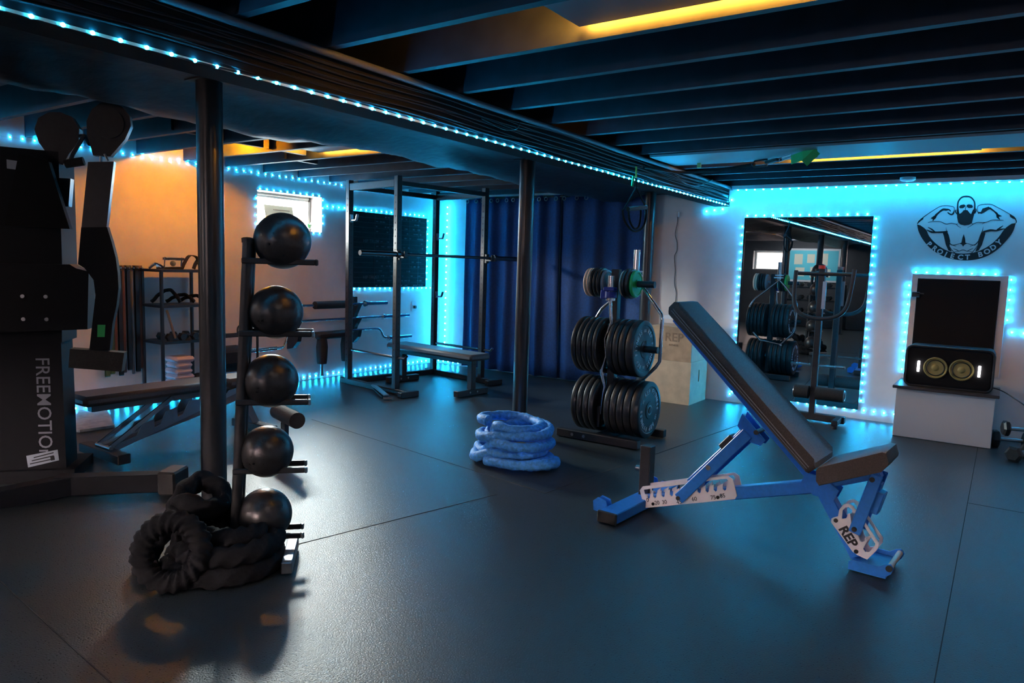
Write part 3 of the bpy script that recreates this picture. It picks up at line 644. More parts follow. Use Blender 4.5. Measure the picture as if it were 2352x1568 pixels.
# barbell storage on the wall
XB = -6.05
t = thing('barbell_holder', 'pair of black wall brackets holding three bars on the left wall', 'wall rack', (XW, 5.3, .35))
for y in (4.84, 5.68):
    P = [(XW+.004, .36), (XW+.10, .38), (XW+.17, .45), (XW+.19, .53), (XW+.13, .505), (XW+.10, .50), (XW+.12, .56), (XW+.19, .66), (XW+.13, .64), (XW+.10, .64), (XW+.12, .70), (XW+.19, .82), (XW+.13, .80), (XW+.11, .80), (XW+.11, .90), (XW+.004, .91)]
    MB().prism(P, frame((0, y, 0), X3, Z3), .05).build('bracket', 'black', t, 0)
def bar_thing(name, lbl, pts, parts, grp=None, cat='bar', r=.014, m_='chrome'):
    t = thing(name, lbl, cat, pts[0], grp); MB().tube(pts, r, 12).build('shaft', m_, t)
    for nm_, a, b2, rr, mm_ in parts: MB().cyl(a, b2, rr, n=18).build(nm_, mm_, t)
    return t
bx = XW+.14
zA, zB, zC_ = .82, .66, .525
bar_thing('foam_padded_bar', 'chrome bar with a black foam roll, highest on the wall brackets', [(bx, 4.72, zA), (bx, 6.05, zA)], [('foam_pad', (bx, 5.07, zA), (bx, 5.54, zA), .042, 'foam'), ('sleeve', (bx, 5.80, zA), (bx, 6.14, zA), .024, 'chrome'), ('collar', (bx, 5.79, zA), (bx, 5.81, zA), .034, 'chrome')], 'bars on the wall brackets')
bar_thing('straight_bar', 'thin straight chrome bar, middle one on the wall brackets', [(bx, 4.62, zB), (bx, 6.2, zB)], [('sleeve', (bx, 6.08, zB), (bx, 6.52, zB), .024, 'chrome'), ('collar', (bx, 6.07, zB), (bx, 6.09, zB), .034, 'chrome')], 'bars on the wall brackets')
bar_thing('cambered_bar', 'cranked chrome bar, lowest on the wall brackets', spin([(bx, 4.55, .40), (bx, 4.66, .405), (bx, 4.70, .47), (bx, 4.74, .52), (bx, 5.0, zC_), (bx, 5.6, zC_), (bx, 5.95, zC_), (bx, 6.04, .50), (bx, 6.10, .42), (bx, 6.20, .40)], 4), [('sleeve', (bx, 4.25, .395), (bx, 4.58, .40), .022, 'chrome'), ('sleeve', (bx, 6.18, .40), (bx, 6.57, .40), .022, 'chrome'), ('collar', (bx, 6.17, .40), (bx, 6.19, .40), .034, 'chrome')], 'bars on the wall brackets')
t = thing('dip_attachment', 'black foam-covered dip attachment hanging below the lowest wall bar', 'attachment', (bx+.05, 5.28, .1))
MB().box((bx+.075, 5.28, .50), (.09, .50, .075), bev=.02).build('cross_pad', 'foam', t, 40)
for y in (5.10, 5.44):
    MB().lathe((bx+.08, y, .48), (0, 0, -1), [(0, .05), (.10, .062), (.25, .055), (.28, .05)], 20).build('leg_pad', 'foam', t)
    MB().cyl((bx+.08, y, .21), (bx+.08, y, .07), .020, n=14).build('adjuster_tube', 'steel', t)

# ------------------------------------------------------------------ power rack
Wd = V((.139, .990, 0)).normalized(); Dd = V((-.990, .139, 0)).normalized()
U2 = V((-4.90, 5.12, 0)); U4 = U2+Wd*1.19; U1 = U2+Dd*.80; U3 = U4+Dd*.80
t = thing('power_rack', 'tall black power rack holding a barbell in the far left corner', 'power rack', U2)
hs = .058
for P_, nm_ in ((U1, ''), (U2, ''), (U3, ''), (U4, '')):
    u = MB(); u.bar(P_+Z3*.0, P_+Z3*2.13, hs, hs, Dd, .004); u.build('upright', 'black', t, 0)
    hb = MB()
    for k in range(27):
        z = .25+.065*k
        hb.cyl(P_-Wd*(hs/2+.0006)+Z3*z, P_-Wd*(hs/2-.001)+Z3*z, .009, n=8)
        hb.cyl(P_-Dd*(hs/2+.0006)+Z3*z, P_-Dd*(hs/2-.001)+Z3*z, .009, n=8)
    hb.build('holes', 'seam', t, 0)['kind'] = 'stuff'
for A, B in ((U1, U2), (U3, U4)):
    MB().bar(A+Z3*.03+Dd*.12, B+Z3*.03-Dd*.22, hs, .058, bev=.004).build('base_rail', 'black', t, 0)
    MB().bar(A+Z3*2.06-Dd*hs/2, B+Z3*2.06+Dd*hs/2, .05, .07, bev=.004).build('top_rail', 'black', t, 0)
MB().bar(U1+Z3*.03+Wd*.03, U3+Z3*.03-Wd*.03, .05, .058).build('base_crossmember', 'black', t, 0)
MB().bar(U1+Z3*2.06+Wd*.03, U3+Z3*2.06-Wd*.03, .05, .05).build('top_crossmember', 'black', t, 0)
MB().bar(U2+Z3*2.06+Wd*.03, U4+Z3*2.06-Wd*.03, .045, .045).build('pull_up_bar', 'black', t, 0)
for P_ in (U2, U4):
    MB().bar(P_-Dd*.20-Wd*.11+Z3*.03, P_-Dd*.20+Wd*.11+Z3*.03, .06, .056).build('foot', 'black', t, 0)
    j = MB().bar(P_-Dd*.045+Z3*1.32, P_-Dd*.045+Z3*1.42, .04, .03, Dd); j.bar(P_-Dd*.05+Z3*1.352, P_-Dd*.13+Z3*1.352, .04, .02); j.bar(P_-Dd*.13+Z3*1.35, P_-Dd*.13+Z3*1.41, .04, .012, Dd); j.build('barbell_hook', 'black', t, 0)
for P_, z in ((U1, 1.75), (U3, 1.62), (U3, .95)):
    j = MB().bar(P_-Dd*.035+Z3*(z-.05), P_-Dd*.035+Z3*(z+.03), .04, .008, Dd); j.bar(P_-Dd*.05+Z3*(z-.03), P_-Dd*.12+Z3*(z-.03), .03, .015); j.bar(P_-Dd*.12+Z3*(z-.03), P_-Dd*.14+Z3*(z+.03), .03, .012, Dd); j.build('spare_hook', 'steel', t, 0)
for A, B in ((U1, U2), (U3, U4)):
    s_ = MB().tube([A+Z3*.37+Wd*.0, B+Z3*.37-Dd*.14, B+Z3*.40-Dd*.17], .013, 10); s_.build('safety_rod', 'chrome', t)
t = thing('barbell', 'unloaded barbell resting in the front hooks of the power rack', 'barbell', U2+Z3*1.37-Dd*.09)
bc = U2-Dd*.09+Z3*1.378; e0 = bc-Wd*.50; e1 = bc+Wd*1.69
MB().cyl(e0+Wd*.40, e1-Wd*.40, .0145, n=14).build('shaft', 'dark_steel', t)
for a, s_ in ((e0, 1), (e1, -1)):
    MB().cyl(a, a+Wd*s_*.41, .025, n=20).build('sleeve', 'dark_steel', t); MB().cyl(a+Wd*s_*.41, a+Wd*s_*.45, .037, n=20).build('collar', 'dark_steel', t)
# storage pegs with small foot pedals at rack base
t = thing('foot_pedal', 'small steel pedal attachment lying on the floor by the front upright of the power rack', 'attachment', (-4.98, 4.86, 0))
pa, pb, pc = onz(858, 884, .05), onz(888, 908, .05), onz(905, 905, .03)
MB().bar(pa, pb, .05, .015).build('lever', 'steel', t, 0); MB().bar(onz(880, 914, .02), onz(900, 914, .02), .02, .03).build('grip', 'chrome', t, 0); MB().bar(onz(862, 893, .012), onz(882, 913, .012), .04, .02).build('shoe', 'black', t, 0)

# flat bench in the rack
bo = V((-4.86, 5.675, 0)); ax = V((.985, -.135, 0)).normalized(); ay = V((.135, .985, 0)).normalized()
TB = frame(bo, ax, ay)
t = thing('flat_bench', 'dark flat weight bench standing inside the power rack', 'bench', bo)
MB(TB).box((0, 0, .395), (1.33, .28, .065), bev=.02).build('pad', 'vinyl_dark', t, 40)
MB(TB).box((0, 0, .335), (1.15, .07, .05), bev=.004).build('spine', 'black', t, 0)
for sx in (-1, 1):
    MB(TB).box((sx*.54, 0, .19), (.065, .065, .25), bev=.004).build('leg', 'black', t, 0)
    MB(TB).box((sx*.54, 0, .035), (.065, .42, .06), bev=.004).build('foot', 'black', t, 0)
    for s_ in (-.05, .05): MB(TB).cyl((sx*.54+.034, s_, .04), (sx*.54+.040, s_, .04), .010, n=10).build('bolt', 'steel', t, 0)

# ------------------------------------------------------------------ ball rack and balls
az = math.radians(44); F0 = onz(670, 1252, .05); F0.z = 0
Dv = V((math.sin(az), math.cos(az), 0)); Nv = V((math.cos(az), -math.sin(az), 0))
lean = V((Dv.x*.048, Dv.y*.048, 1)).normalized()
ub = F0-Dv*.232
t = thing('ball_rack', 'tall black vertical rack holding five black exercise balls', 'ball rack', F0)
for s_ in (-1, 1):
    b1 = ub+Nv*.035*s_
    MB().cyl(b1+Z3*.03, b1+lean*1.37, .022, n=18).build('upright', 'black', t)
    MB().lathe(b1+lean*1.362, lean, [(0, .026), (.018, .028), (.022, .02), (.024, .005)], 16).build('end_cap', 'rubber', t)
MB().bar(ub-Dv*.06+Z3*.03, F0+Z3*.03, .06, .05).build('base_beam', 'black', t, 0)
MB().bar(F0+Z3*.035-Nv*.09, F0+Z3*.035+Nv*.21, .045, .05).build('foot', 'steel', t, 0)
MB().bar(ub-Dv*.03-Nv*.2+Z3*.03, ub-Dv*.03+Nv*.2+Z3*.03, .05, .05).build('foot', 'black', t, 0)
armz = [1.29, .99, .70, .405, .115]; bpx = [(649, 553, 64), (633.7, 716.5, 60.6), (622.6, 874, 61), (613, 1036, 59), (608.6, 1181, 60)]
names = ['topmost ball, a black ball in front of the bright window', 'second black ball from the top of the ball rack', 'middle black ball of the five on the ball rack', 'fourth black ball from the top of the ball rack', 'lowest black ball on the ball rack above the black rope']
for k, z in enumerate(armz):
    off = ub+lean*z
    for s_ in (-1, 1):
        a = off+Nv*.055*s_; e = a+Dv*(.262 if s_ < 0 else .272)
        MB().bar(a-Dv*.02, e, .016, .024).build('arm', 'black', t, 0)
        MB().bar(e-Dv*.002, e+Dv*.012, .018, .026).build('arm_cap', 'steel' if k > 0 else 'rubber', t, 0)
    x, y, r = bpx[k]; P_ = onp(x, y, F0, Nv); dep = (P_-CAM).dot(FW); R = r*dep/F_PX
    b2 = thing('exercise_ball', names[k], 'ball', P_-Z3*R, 'black balls on the ball rack')
    MB().ball(P_, R, 56, 32).build('ball_shell', 'ball', b2, 80)
    MB().lathe(P_+V((.55, -.55, .60)).normalized()*(R-.001), V((.55, -.55, .60)), [(0, .010), (.0015, .009), (.002, .002)], 14).build('valve', 'rubber', b2)

# ------------------------------------------------------------------ ropes
def sleeve_rf(seed):
    rr = random.Random(seed); ph = [rr.uniform(0, 6) for _ in range(6)]
    return lambda i, t: 1+.07*math.sin(i*.9+ph[0])+.06*math.sin(i*2.1+2*t+ph[1])+.05*math.sin(i*.35+ph[2])+.04*math.sin(3*t+i*1.3)
C0 = V((-2.63, 3.90, 0)); pts = []
def coil(c, loops, step=18):
    out = []
    for (cx_, cy_, z, rx, ry, ph, tilt) in loops:
        for i in range(step):
            a = ph+2*PI*i/step; out.append(V((c.x+cx_+rx*math.cos(a), c.y+cy_+ry*math.sin(a), z+tilt*math.cos(a)+tilt*.6*math.sin(a))))
    return out
lp = [(.015, -.03, .035, .25, .225, -1.9, 0), (-.02, .01, .090, .235, .205, -1.7, .014), (.02, .0, .148, .235, .215, -1.8, -.016), (.03, .02, .205, .215, .20, -1.6, .022), (-.035, .03, .252, .20, .19, -1.6, -.02)]
P = coil(C0, lp)
P = [p+V((.018*math.sin(i*.7), .018*math.cos(i*.9), .010*math.sin(i*.5)+.004)) for i, p in enumerate(P)]
P = spin(P, 3)
tag(MB().tube(P, .033, 12, rf=sleeve_rf(3)).build('sleeved_rope', 'rope_blue', None, 80), 'blue fabric-sleeved battle rope coiled at the foot of the middle post', 'rope')
tag(MB().tube(spin([C0+V((.20, -.20, .045)), C0+V((.29, -.13, .05)), C0+V((.33, -.06, .05)), C0+V((.31, .02, .045))], 8), .035, 12, rf=sleeve_rf(5)).build('rope_end', 'rope_blue', None, 80), 'loose blue rope end poking out at the right of the coil', 'rope')
tag(MB().tube([V((-2.955, 4.455, .10))+V((.022*math.cos(a*PI/8), 0, .022*math.sin(a*PI/8))) for a in range(16)], .005, 6, True).build('snap_hook', 'copper'), 'small copper-coloured ring at the foot of the middle post', 'ring')
def twist(k): return lambda i, t: 1+.16*math.cos(3*t+i*k)
B0 = V((-2.62, 1.72, 0))
lp = [(.0, .0, .045, .21, .20, -2.2, .0), (.02, .01, .115, .19, .18, -2.0, .01), (-.03, .02, .175, .17, .15, -1.8, -.012)]
P = coil(B0, lp, 16)
P += [V((-2.80, 1.62, .22)), V((-2.88, 1.70, .27)), V((-2.90, 1.79, .30)), V((-2.84, 1.84, .27)), V((-2.76, 1.80, .22)), V((-2.72, 1.70, .235)), V((-2.78, 1.64, .26)), V((-2.86, 1.66, .20)), V((-2.90, 1.60, .10)), V((-2.86, 1.52, .045)), V((-2.74, 1.46, .043))]
tag(MB().tube(spin(P, 10), .042, 14, rf=twist(.62)).build('battle_rope', 'rope_black', None, 80), 'thick twisted black battle rope heaped around the foot of the nearest post', 'rope')
# upright loop at the left of the heap
vx = V((math.cos(YAW), -math.sin(YAW), 0)); fx = V((-vx.y, vx.x, 0)); cc = onz(395, 1330, .045)+Z3*.112
P = [cc+vx*(.108*math.cos(a*PI/14))+Z3*(.112*math.sin(a*PI/14))+fx*.03*math.sin(a*PI/14+.5) for a in range(28)]
tag(MB().tube(spin(P+[P[0]], 8)[:-1], .040, 14, True, rf=lambda i, t: 1+.16*math.cos(3*t+i*PI*2*20/224)).build('battle_rope', 'rope_black', None, 80), 'single raised loop of black battle rope at the left of the heap', 'rope')

# ------------------------------------------------------------------ blue adjustable bench
an = math.radians(4); bA = V((math.cos(an), -math.sin(an), 0)); bL = V((math.sin(an), math.cos(an), 0)); bO = V((-.32, 3.49, 0))
# local frame: x along the bench, y up, z = towards the camera side (-lateral)
TBn = frame(bO, bA, Z3)              # x cross z-up = -bL : towards the camera
def bp(s, z, t=0.): return bO+bA*s+Z3*z-bL*t      # t positive = camera side
t = thing('adjustable_bench', 'blue adjustable weight bench with raised grey-black backrest in the right foreground', 'bench', bO+bA*-.6)
def pad(name, prof_, hw, m1, m2, taper=None):
    b3 = MB(); n_ = len(prof_); rows = []
    ts = [(-hw, .94), (-hw+.012, 1.), (hw-.012, 1.), (hw, .94)]
    cx_ = sum(p[0] for p in prof_)/n_; cz_ = sum(p[1] for p in prof_)/n_; vs = []
    for tt, k in ts:
        for s_, z_ in prof_: vs.append(bp(cx_+(s_-cx_)*(1-(1-k)*.15), cz_+(z_-cz_)*k, tt*(taper(s_, z_) if taper else 1)))
    fs = [(j*n_+i, j*n_+(i+1) % n_, (j+1)*n_+(i+1) % n_, (j+1)*n_+i) for j in range(3) for i in range(n_)]+[tuple(range(n_))[::-1], tuple(range(3*n_, 4*n_))]
    b3.add(vs, fs); o = b3.build(name, m1, t, 40)
    o.data.materials.append(M[m2]); e = V((math.cos(0), 0, 0))
    return o
def side_mats(o, up):  # upward faces take the lit vinyl tone, the rest the shaded brown
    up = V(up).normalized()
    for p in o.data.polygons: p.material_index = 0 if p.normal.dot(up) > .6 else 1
Pb, Pt_ = V((-.345, .405)), V((-1.086, 1.110)); dr = (Pt_-Pb).normalized(); nr = V((-dr.y, dr.x))*-1; th = .062
if nr.y < 0: nr = -nr
bprof = [Pb+nr*.006, Pb-dr*-.012, Pt_-dr*.012, Pt_+nr*.010, Pt_+nr*(th-.018)+dr*.004, Pt_+nr*th-dr*.018, Pb+nr*th+dr*.018, Pb+nr*(th-.016)]
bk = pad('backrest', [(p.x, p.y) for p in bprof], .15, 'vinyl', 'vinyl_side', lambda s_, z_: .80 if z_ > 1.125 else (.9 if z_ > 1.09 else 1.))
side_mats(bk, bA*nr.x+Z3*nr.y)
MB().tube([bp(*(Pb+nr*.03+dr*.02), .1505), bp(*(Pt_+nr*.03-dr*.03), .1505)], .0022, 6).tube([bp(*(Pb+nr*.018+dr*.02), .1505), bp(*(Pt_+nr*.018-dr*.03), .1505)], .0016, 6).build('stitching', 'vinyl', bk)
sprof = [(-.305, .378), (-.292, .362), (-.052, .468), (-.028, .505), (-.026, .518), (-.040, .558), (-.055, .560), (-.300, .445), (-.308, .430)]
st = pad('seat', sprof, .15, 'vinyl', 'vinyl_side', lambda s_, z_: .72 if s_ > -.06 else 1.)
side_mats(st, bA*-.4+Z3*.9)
# frame
MB().bar(bp(-1.245, .035, .355), bp(-1.245, .035, -.355), .105, .055).build('rear_cross_foot', 'blue', t, 0)
for tt in (.36, -.36): MB().box((0, 0, 0), (.11, .02, .06), frame(bp(-1.245, .034, tt), bA, bL), .004).build('end_cap', 'rubber', t, 0)
for tt in (.25, -.28):
    for dz in (-.022, .022):
        MB().prism([(-.055, -.03), (.0, -.035), (.03, 0.), (.02, .035), (-.03, .045), (-.06, .02)], frame(bp(-1.325, .052, tt+dz), bA, Z3), .006).build('wheel_bracket', 'blue', t, 0)
    MB().cyl(bp(-1.345, .034, tt-.014), bp(-1.345, .034, tt+.014), .030, n=20).build('wheel', 'rubber', t)
sp_ = MB().bar(bp(-1.22, .045), bp(-.33, .325), .06, .062, bev=.005); sp_.build('spine', 'blue', t, 0)
MB().bar(bp(-1.245, .0, -.05)+Z3*.06, bp(-1.245, .0, -.05)+Z3*.34, .062, .062, bA, .004).build('support_post', 'black', t, 0)
MB().cyl(bp(-1.272, .20, -.05), bp(-1.31, .20, -.05), .017, n=14).build('pull_pin', 'steel', t)
# notched angle plates
lo = [(-1.19, .020), (-.70, .183), (-.684, .195), (-.680, .225), (-.692, .285), (-.712, .300), (-.735, .298), (-1.155, .158), (-1.18, .148), (-1.197, .12), (-1.203, .035)]
def notch_plate(tt):
    # outer outline, top rail and the toothed inner edge, bridged at both ends
    d1 = V((.49, .163)).normalized(); n1 = V((-d1.y, d1.x)); o_ = V((-1.19, .020))
    q = lambda a, b: (o_.x+d1.x*a+n1.x*b, o_.y+d1.y*a+n1.y*b)
    L_ = .525; hgt = .118; body = [q(.0, 0), q(L_-.015, 0), q(L_, .015), q(L_, hgt-.02), q(L_-.02, hgt), q(L_-.06, hgt), q(L_-.06, hgt-.012), q(L_-.03, hgt-.014), q(L_-.022, hgt-.03)]
    na = [.49, .44, .395, .35, .30, .245, .19, .14, .09, .05]
    for k, a in enumerate(na):
        w = .010; body += [q(a-.004, hgt-.045), q(a-.012, .052), q(a-.022, .046), q(a-.030, .056), q(a-.026, .072), q(a-.020, .085 if k < 9 else .07)]
    body += [q(.012, .075), q(.012, .098), q(-.004, .10), q(-.012, .09), q(-.012, .012)]
    mb = MB(); T_ = frame(bp(0, 0, tt), bA, Z3); mb.prism(body, T_, .006)
    mb.prism([q(.0, hgt-.020), q(L_-.06, hgt-.012), q(L_-.06, hgt), q(.01, hgt-.002), q(-.012, hgt-.02), q(-.012, .08), q(.0, .08)], T_, .006)
    return mb, q
mb, q = notch_plate(.042); pl = mb.build('angle_plate', 'white', t, 0); lab(pl, 'white notched plate numbered 0 to 85')
nb = MB()
d1 = V((.49, .163)).normalized(); xd = bA*d1.x+Z3*d1.y; yd = -bA*d1.y+Z3*d1.x
for s_, a, b2 in (('0', .022, .040), ('20', .075, .020), ('30', .12, .020), ('45', .205, .012), ('60', .295, .020), ('75', .40, .018), ('85', .452, .022)):
    nb.text(s_, .030, bp(*q(a, b2-.008), .0465), xd, yd, .001, .0)
nb.build('angle_numbers', 'ink', pl, 0)
for a, b2 in ((.050, .006+.012), (.425, .018)): MB().cyl(bp(*q(a, b2), .045), bp(*q(a, b2), .050), .0085, n=12).build('plate_bolt', 'rubber', pl, 0)
mb, q = notch_plate(-.042); lab(mb.build('angle_plate', 'white', t, 0), 'white notched plate on the far side')
# back support strut
for tt in (.055, -.055): MB().bar(bp(-1.0, .118, tt), bp(-.66, .525, tt), .010, .058, -bA, .003).build('support_strut', 'blue', t, 0)
MB().bar(bp(-.955, .20), bp(-.66, .545), .056, .056, -bA, .004).build('support_tube', 'blue', t, 0)
MB().cyl(bp(-1.0, .122, .066), bp(-1.0, .122, -.066), .011, n=14).build('lock_rod', 'rubber', t)
lab(MB().cyl(bp(-.845, .318, .060), bp(-.845, .318, .068), .013, n=18).build('bolt_head', 'chrome', t), 'chrome bolt head on the support strut')
MB().bar(bp(-.80, .42), bp(-.745, .485), .064, .04, -bA, .004).build('strut_stop', 'black', t, 0)
# back rail under the pad and gusset
MB().bar(bp(-1.09, 1.058), bp(-.375, .375), .055, .045, (nr.x*bA+nr.y*Z3), .004).build('back_rail', 'blue', t, 0)
for tt in (.034, -.034): MB().prism([(-.70, .615), (-.58, .500), (-.60, .47), (-.66, .48), (-.72, .55)], frame(bp(0, 0, tt), bA, Z3), .008).build('gusset', 'blue', t, 0)
MB().cyl(bp(-.622, .535, .05), bp(-.622, .535, -.05), .012, n=12).build('pivot_bolt', 'rubber', t)
for tt in (.036, -.036): MB().prism([(-.40, .33), (-.34, .285), (-.25, .28), (-.23, .33), (-.30, .375), (-.38, .385)], frame(bp(0, 0, tt), bA, Z3), .008).build('hinge_plate', 'blue', t, 0)
MB().bar(bp(-.335, .335), bp(-.075, .445), .055, .055, Z3, .004).build('seat_rail', 'blue', t, 0)
MB().bar(bp(-.315, .325), bp(-.135, .040), .060, .060, bA, .004).build('front_leg', 'blue', t, 0)
for tt in (.053, -.053): MB().bar(bp(-.078, .438, tt), bp(-.150, .155, tt), .008, .052, bA, .003).build('seat_strut', 'blue', t, 0)
MB().bar(bp(-.085, .40), bp(-.120, .26), .056, .05, bA, .004).build('seat_strut_tube', 'blue', t, 0)
MB().bar(bp(-.075, .36), bp(-.100, .26), .070, .064, bA, .004).build('strut_sleeve', 'blue', t, 0)
for s_, z_ in ((-.095, .415), (-.150, .175)): MB().cyl(bp(s_, z_, .064), bp(s_, z_, -.064), .011, n=12).build('pivot_bolt', 'rubber', t)
RPp = [(-.244, .202), (-.225, .212), (-.222, .245), (-.207, .272), (-.186, .282), (-.166, .276), (-.152, .258), (-.150, .215), (-.125, .190), (-.115, .212), (-.052, .132), (-.053, .108), (-.090, .047), (-.130, .058), (-.152, .066), (-.250, .180)]
RPi1 = [(-.205, .222), (-.206, .245), (-.196, .262), (-.180, .266), (-.168, .256), (-.172, .240), (-.185, .236), (-.188, .215), (-.195, .208)]
def rep_plate(tt):
    mb = MB(); T_ = frame(bp(0, 0, tt), bA, Z3)
    body = [(-.244, .202), (-.225, .212), (-.205, .205), (-.190, .212), (-.183, .236), (-.176, .238), (-.168, .20), (-.158, .172), (-.150, .165), (-.143, .185), (-.138, .155), (-.125, .125), (-.117, .120), (-.106, .128), (-.100, .137), (-.094, .135), (-.105, .105), (-.110, .09), (-.100, .078), (-.085, .083), (-.075, .098), (-.062, .105), (-.055, .10), (-.090, .047), (-.130, .056), (-.152, .066), (-.252, .178), (-.252, .195)]
    mb.prism(body, T_, .006)
    ring = [(-.225, .212), (-.222, .245), (-.207, .272), (-.186, .282), (-.166, .276), (-.152, .258), (-.150, .245), (-.163, .243), (-.170, .258), (-.184, .267), (-.198, .260), (-.208, .243), (-.208, .205)]
    mb.prism(ring, T_, .006)
    mb.prism([(-.128, .215), (-.118, .222), (-.050, .135), (-.050, .110), (-.058, .098), (-.066, .106), (-.063, .128)], T_, .006)
    return mb
pr_ = lab(rep_plate(.042).build('seat_angle_plate', 'white', t, 0), 'white plate lettered REP'); lab(rep_plate(-.042).build('seat_angle_plate', 'white', t, 0), 'white plate on the far side')
d2 = (V((-.142, .075))-V((-.236, .195))).normalized(); xd = bA*d2.x+Z3*d2.y; yd = -bA*d2.y+Z3*d2.x
MB().text('REP', .058, bp(-.193, .118, .0465)-yd*-.004, xd, yd, .001, .035).build('lettering', 'ink', pr_, 0)
for s_, z_ in ((-.232, .192), (-.137, .072)): MB().cyl(bp(s_, z_, .045), bp(s_, z_, .050), .0095, n=12).build('plate_bolt', 'rubber', pr_, 0)
fp = MB(); fp.bar(bp(-.135, .022, .13), bp(-.135, .022, -.13), .06, .03)
MB().slab([bp(-.15, .006, .11), bp(.0, .006, .11), bp(.0, .006, -.11), bp(-.15, .006, -.11)], (0, 0, .03)).build('front_foot', 'blue', t, 0)
for tt in (.112, -.112): MB().prism([(-.15, .008), (-.01, .008), (.02, .035), (.03, .06), (.015, .078), (-.005, .072), (-.03, .055), (-.13, .055), (-.15, .045)], frame(bp(0, 0, tt), bA, Z3), .007).build('foot_flange', 'blue', t, 0)
MB().cyl(bp(.012, .060, .108), bp(.012, .060, -.108), .0125, n=16).build('carry_handle', 'copper', t)
for tt in (.122, -.122): MB().cyl(bp(.012, .060, tt-.006), bp(.012, .060, tt+.006), .013, n=14).build('handle_bolt', 'rubber', t)

# ------------------------------------------------------------------ plate tree
tx_, ty = -2.445, 4.93
t = thing('plate_tree', 'black plate tree loaded with bumper plates in front of the farthest post', 'plate tree', (tx_, ty, 0))
MB().bar((tx_, ty, .05), (tx_, ty, 1.30), .06, .06, X3).build('upright', 'black', t, 0)
MB().bar((tx_-.34, ty-.20, .035), (tx_+.34, ty-.20, .035), .06, .06).build('front_foot', 'black', t, 0)
MB().bar((tx_-.34, ty+.28, .035), (tx_+.34, ty+.28, .035), .06, .06).build('rear_foot', 'black', t, 0)
MB().bar((tx_, ty-.17, .035), (tx_, ty+.25, .035), .06, .056).build('base_beam', 'black', t, 0)
for s_ in (-.20, -.10): MB().cyl((tx_+s_, ty-.234, .035), (tx_+s_, ty-.228, .035), .012, n=12).build('bolt', 'steel', t)
for z, xa, xb in ((.715, -2.74, -2.08), (.262, -2.70, -2.115), (1.195, -2.69, -2.13)):
    MB().cyl((xa, ty, z), (tx_-.03, ty, z), .0245, n=18).build('storage_horn', 'steel', t); MB().cyl((tx_+.03, ty, z), (xb, ty, z), .0245, n=18).build('storage_horn', 'black', t)
MB().bar((tx_-.05, ty-.11, .10), (tx_-.05, ty-.11, .26), .055, .055, X3).bar((tx_-.05, ty-.11, .13), (tx_-.02, ty-.02, .13), .03, .03).build('bar_holder', 'black', t, 0)
MB().bar((tx_+.05, ty+.11, .10), (tx_+.05, ty+.11, .26), .055, .055, X3).bar((tx_+.05, ty+.11, .13), (tx_+.02, ty+.02, .13), .03, .03).build('bar_holder', 'black', t, 0)
def plate_mesh(r, w, text=None, face=1, hub=.026):
    e = w/2
    return [(-e, hub), (-e, r*.30), (-e+.004, r*.32), (-e+.004, r*.80), (-e, r*.83), (-e, r-.012), (-e+.005, r-.003), (-e+.012, r), (e-.012, r), (e-.005, r-.003), (e, r-.012), (e, r*.83), (e-.004, r*.80), (e-.004, r*.32), (e, r*.30), (e, hub)]
PM = {}
def plate(x, z, r, w, m_, lbl, grp, letter=None):
    root = thing('weight_plate' if m_ != 'rubber' else 'bumper_plate', lbl, 'weight plate', (x, ty, z-r), grp)
    k = (r, w, m_)
    if k not in PM:
        o = MB().lathe((x, ty, z), X3, plate_mesh(r, w), 48); o.f = o.f[:-2]
        n_ = 48; kk = 16; o.f += [((kk-1)*n_+i, (kk-1)*n_+(i+1) % n_, (i+1) % n_, i) for i in range(n_)]
        PM[k] = o.build('disc', m_, root, 30).data
    else:
        o = bpy.data.objects.new('disc', PM[k]); COL.objects.link(o); o.parent = root
    h = MB().lathe((x, ty, z), X3, [(w/2-.003, r*.20), (w/2+.001, r*.18), (w/2+.001, .0265), (w/2-.003, .0262)], 32)
    h.f = h.f[:-2]; h.build('hub_ring', 'steel' if letter and z < .5 else m_, root)
    if letter:
        rr = r*.60
        for s_, a0 in letter:
            tm = MB()
            for i, c_ in enumerate(s_):
                if c_ == ' ': continue
                a = math.radians(a0)-(i-(len(s_)-1)/2)*math.radians(12.5)
                rad = V((0, math.cos(a), math.sin(a))); tan = V((0, math.sin(a), -math.cos(a)))
                tm.text(c_, .046, (x+w/2-.0025, ty, z)+rad*rr if False else V((x+w/2-.0028, ty, z))+rad*rr, tan*-1 if False else -tan*-1, rad, .002, .02)
            tm.build('lettering', 'lettering', root, 0)
        for a0 in (90+letter[0][1], 270+letter[0][1]):
            a = math.radians(a0); rad = V((0, math.cos(a), math.sin(a))); tan = V((0, math.sin(a), -math.cos(a)))
            MB().text('LBS', .028, V((x+w/2-.0028, ty, z))+rad*rr, tan, rad, .002, .01).build('weight_marking', 'lettering', root, 0)
    return root
order = ['outermost', 'second from outside', 'third from outside', 'fourth from outside', 'fifth from outside', 'innermost']
x = -2.705
for i in range(5): plate(x+.0225+.0455*i, .715, .214, .044, 'rubber', '%s black bumper plate on the upper left horn of the plate tree' % (order[i] if i < 4 else 'innermost'), 'upper bumper plates on the plate tree')
wds = [.050, .050, .055, .065]; x = -2.405
for i, w in enumerate(wds):
    plate(x+w/2, .715, .214, w-.001, 'rubber', '%s black bumper plate on the upper right horn%s' % (['innermost', 'second from the upright', 'third from the upright', 'outermost'][i], ', lettered face showing' if i == 3 else ' of the plate tree'), 'upper bumper plates on the plate tree', [('REP FITNESS', 180), ('REP FITNESS', 0)] if i == 3 else None); x += w
x = -2.685
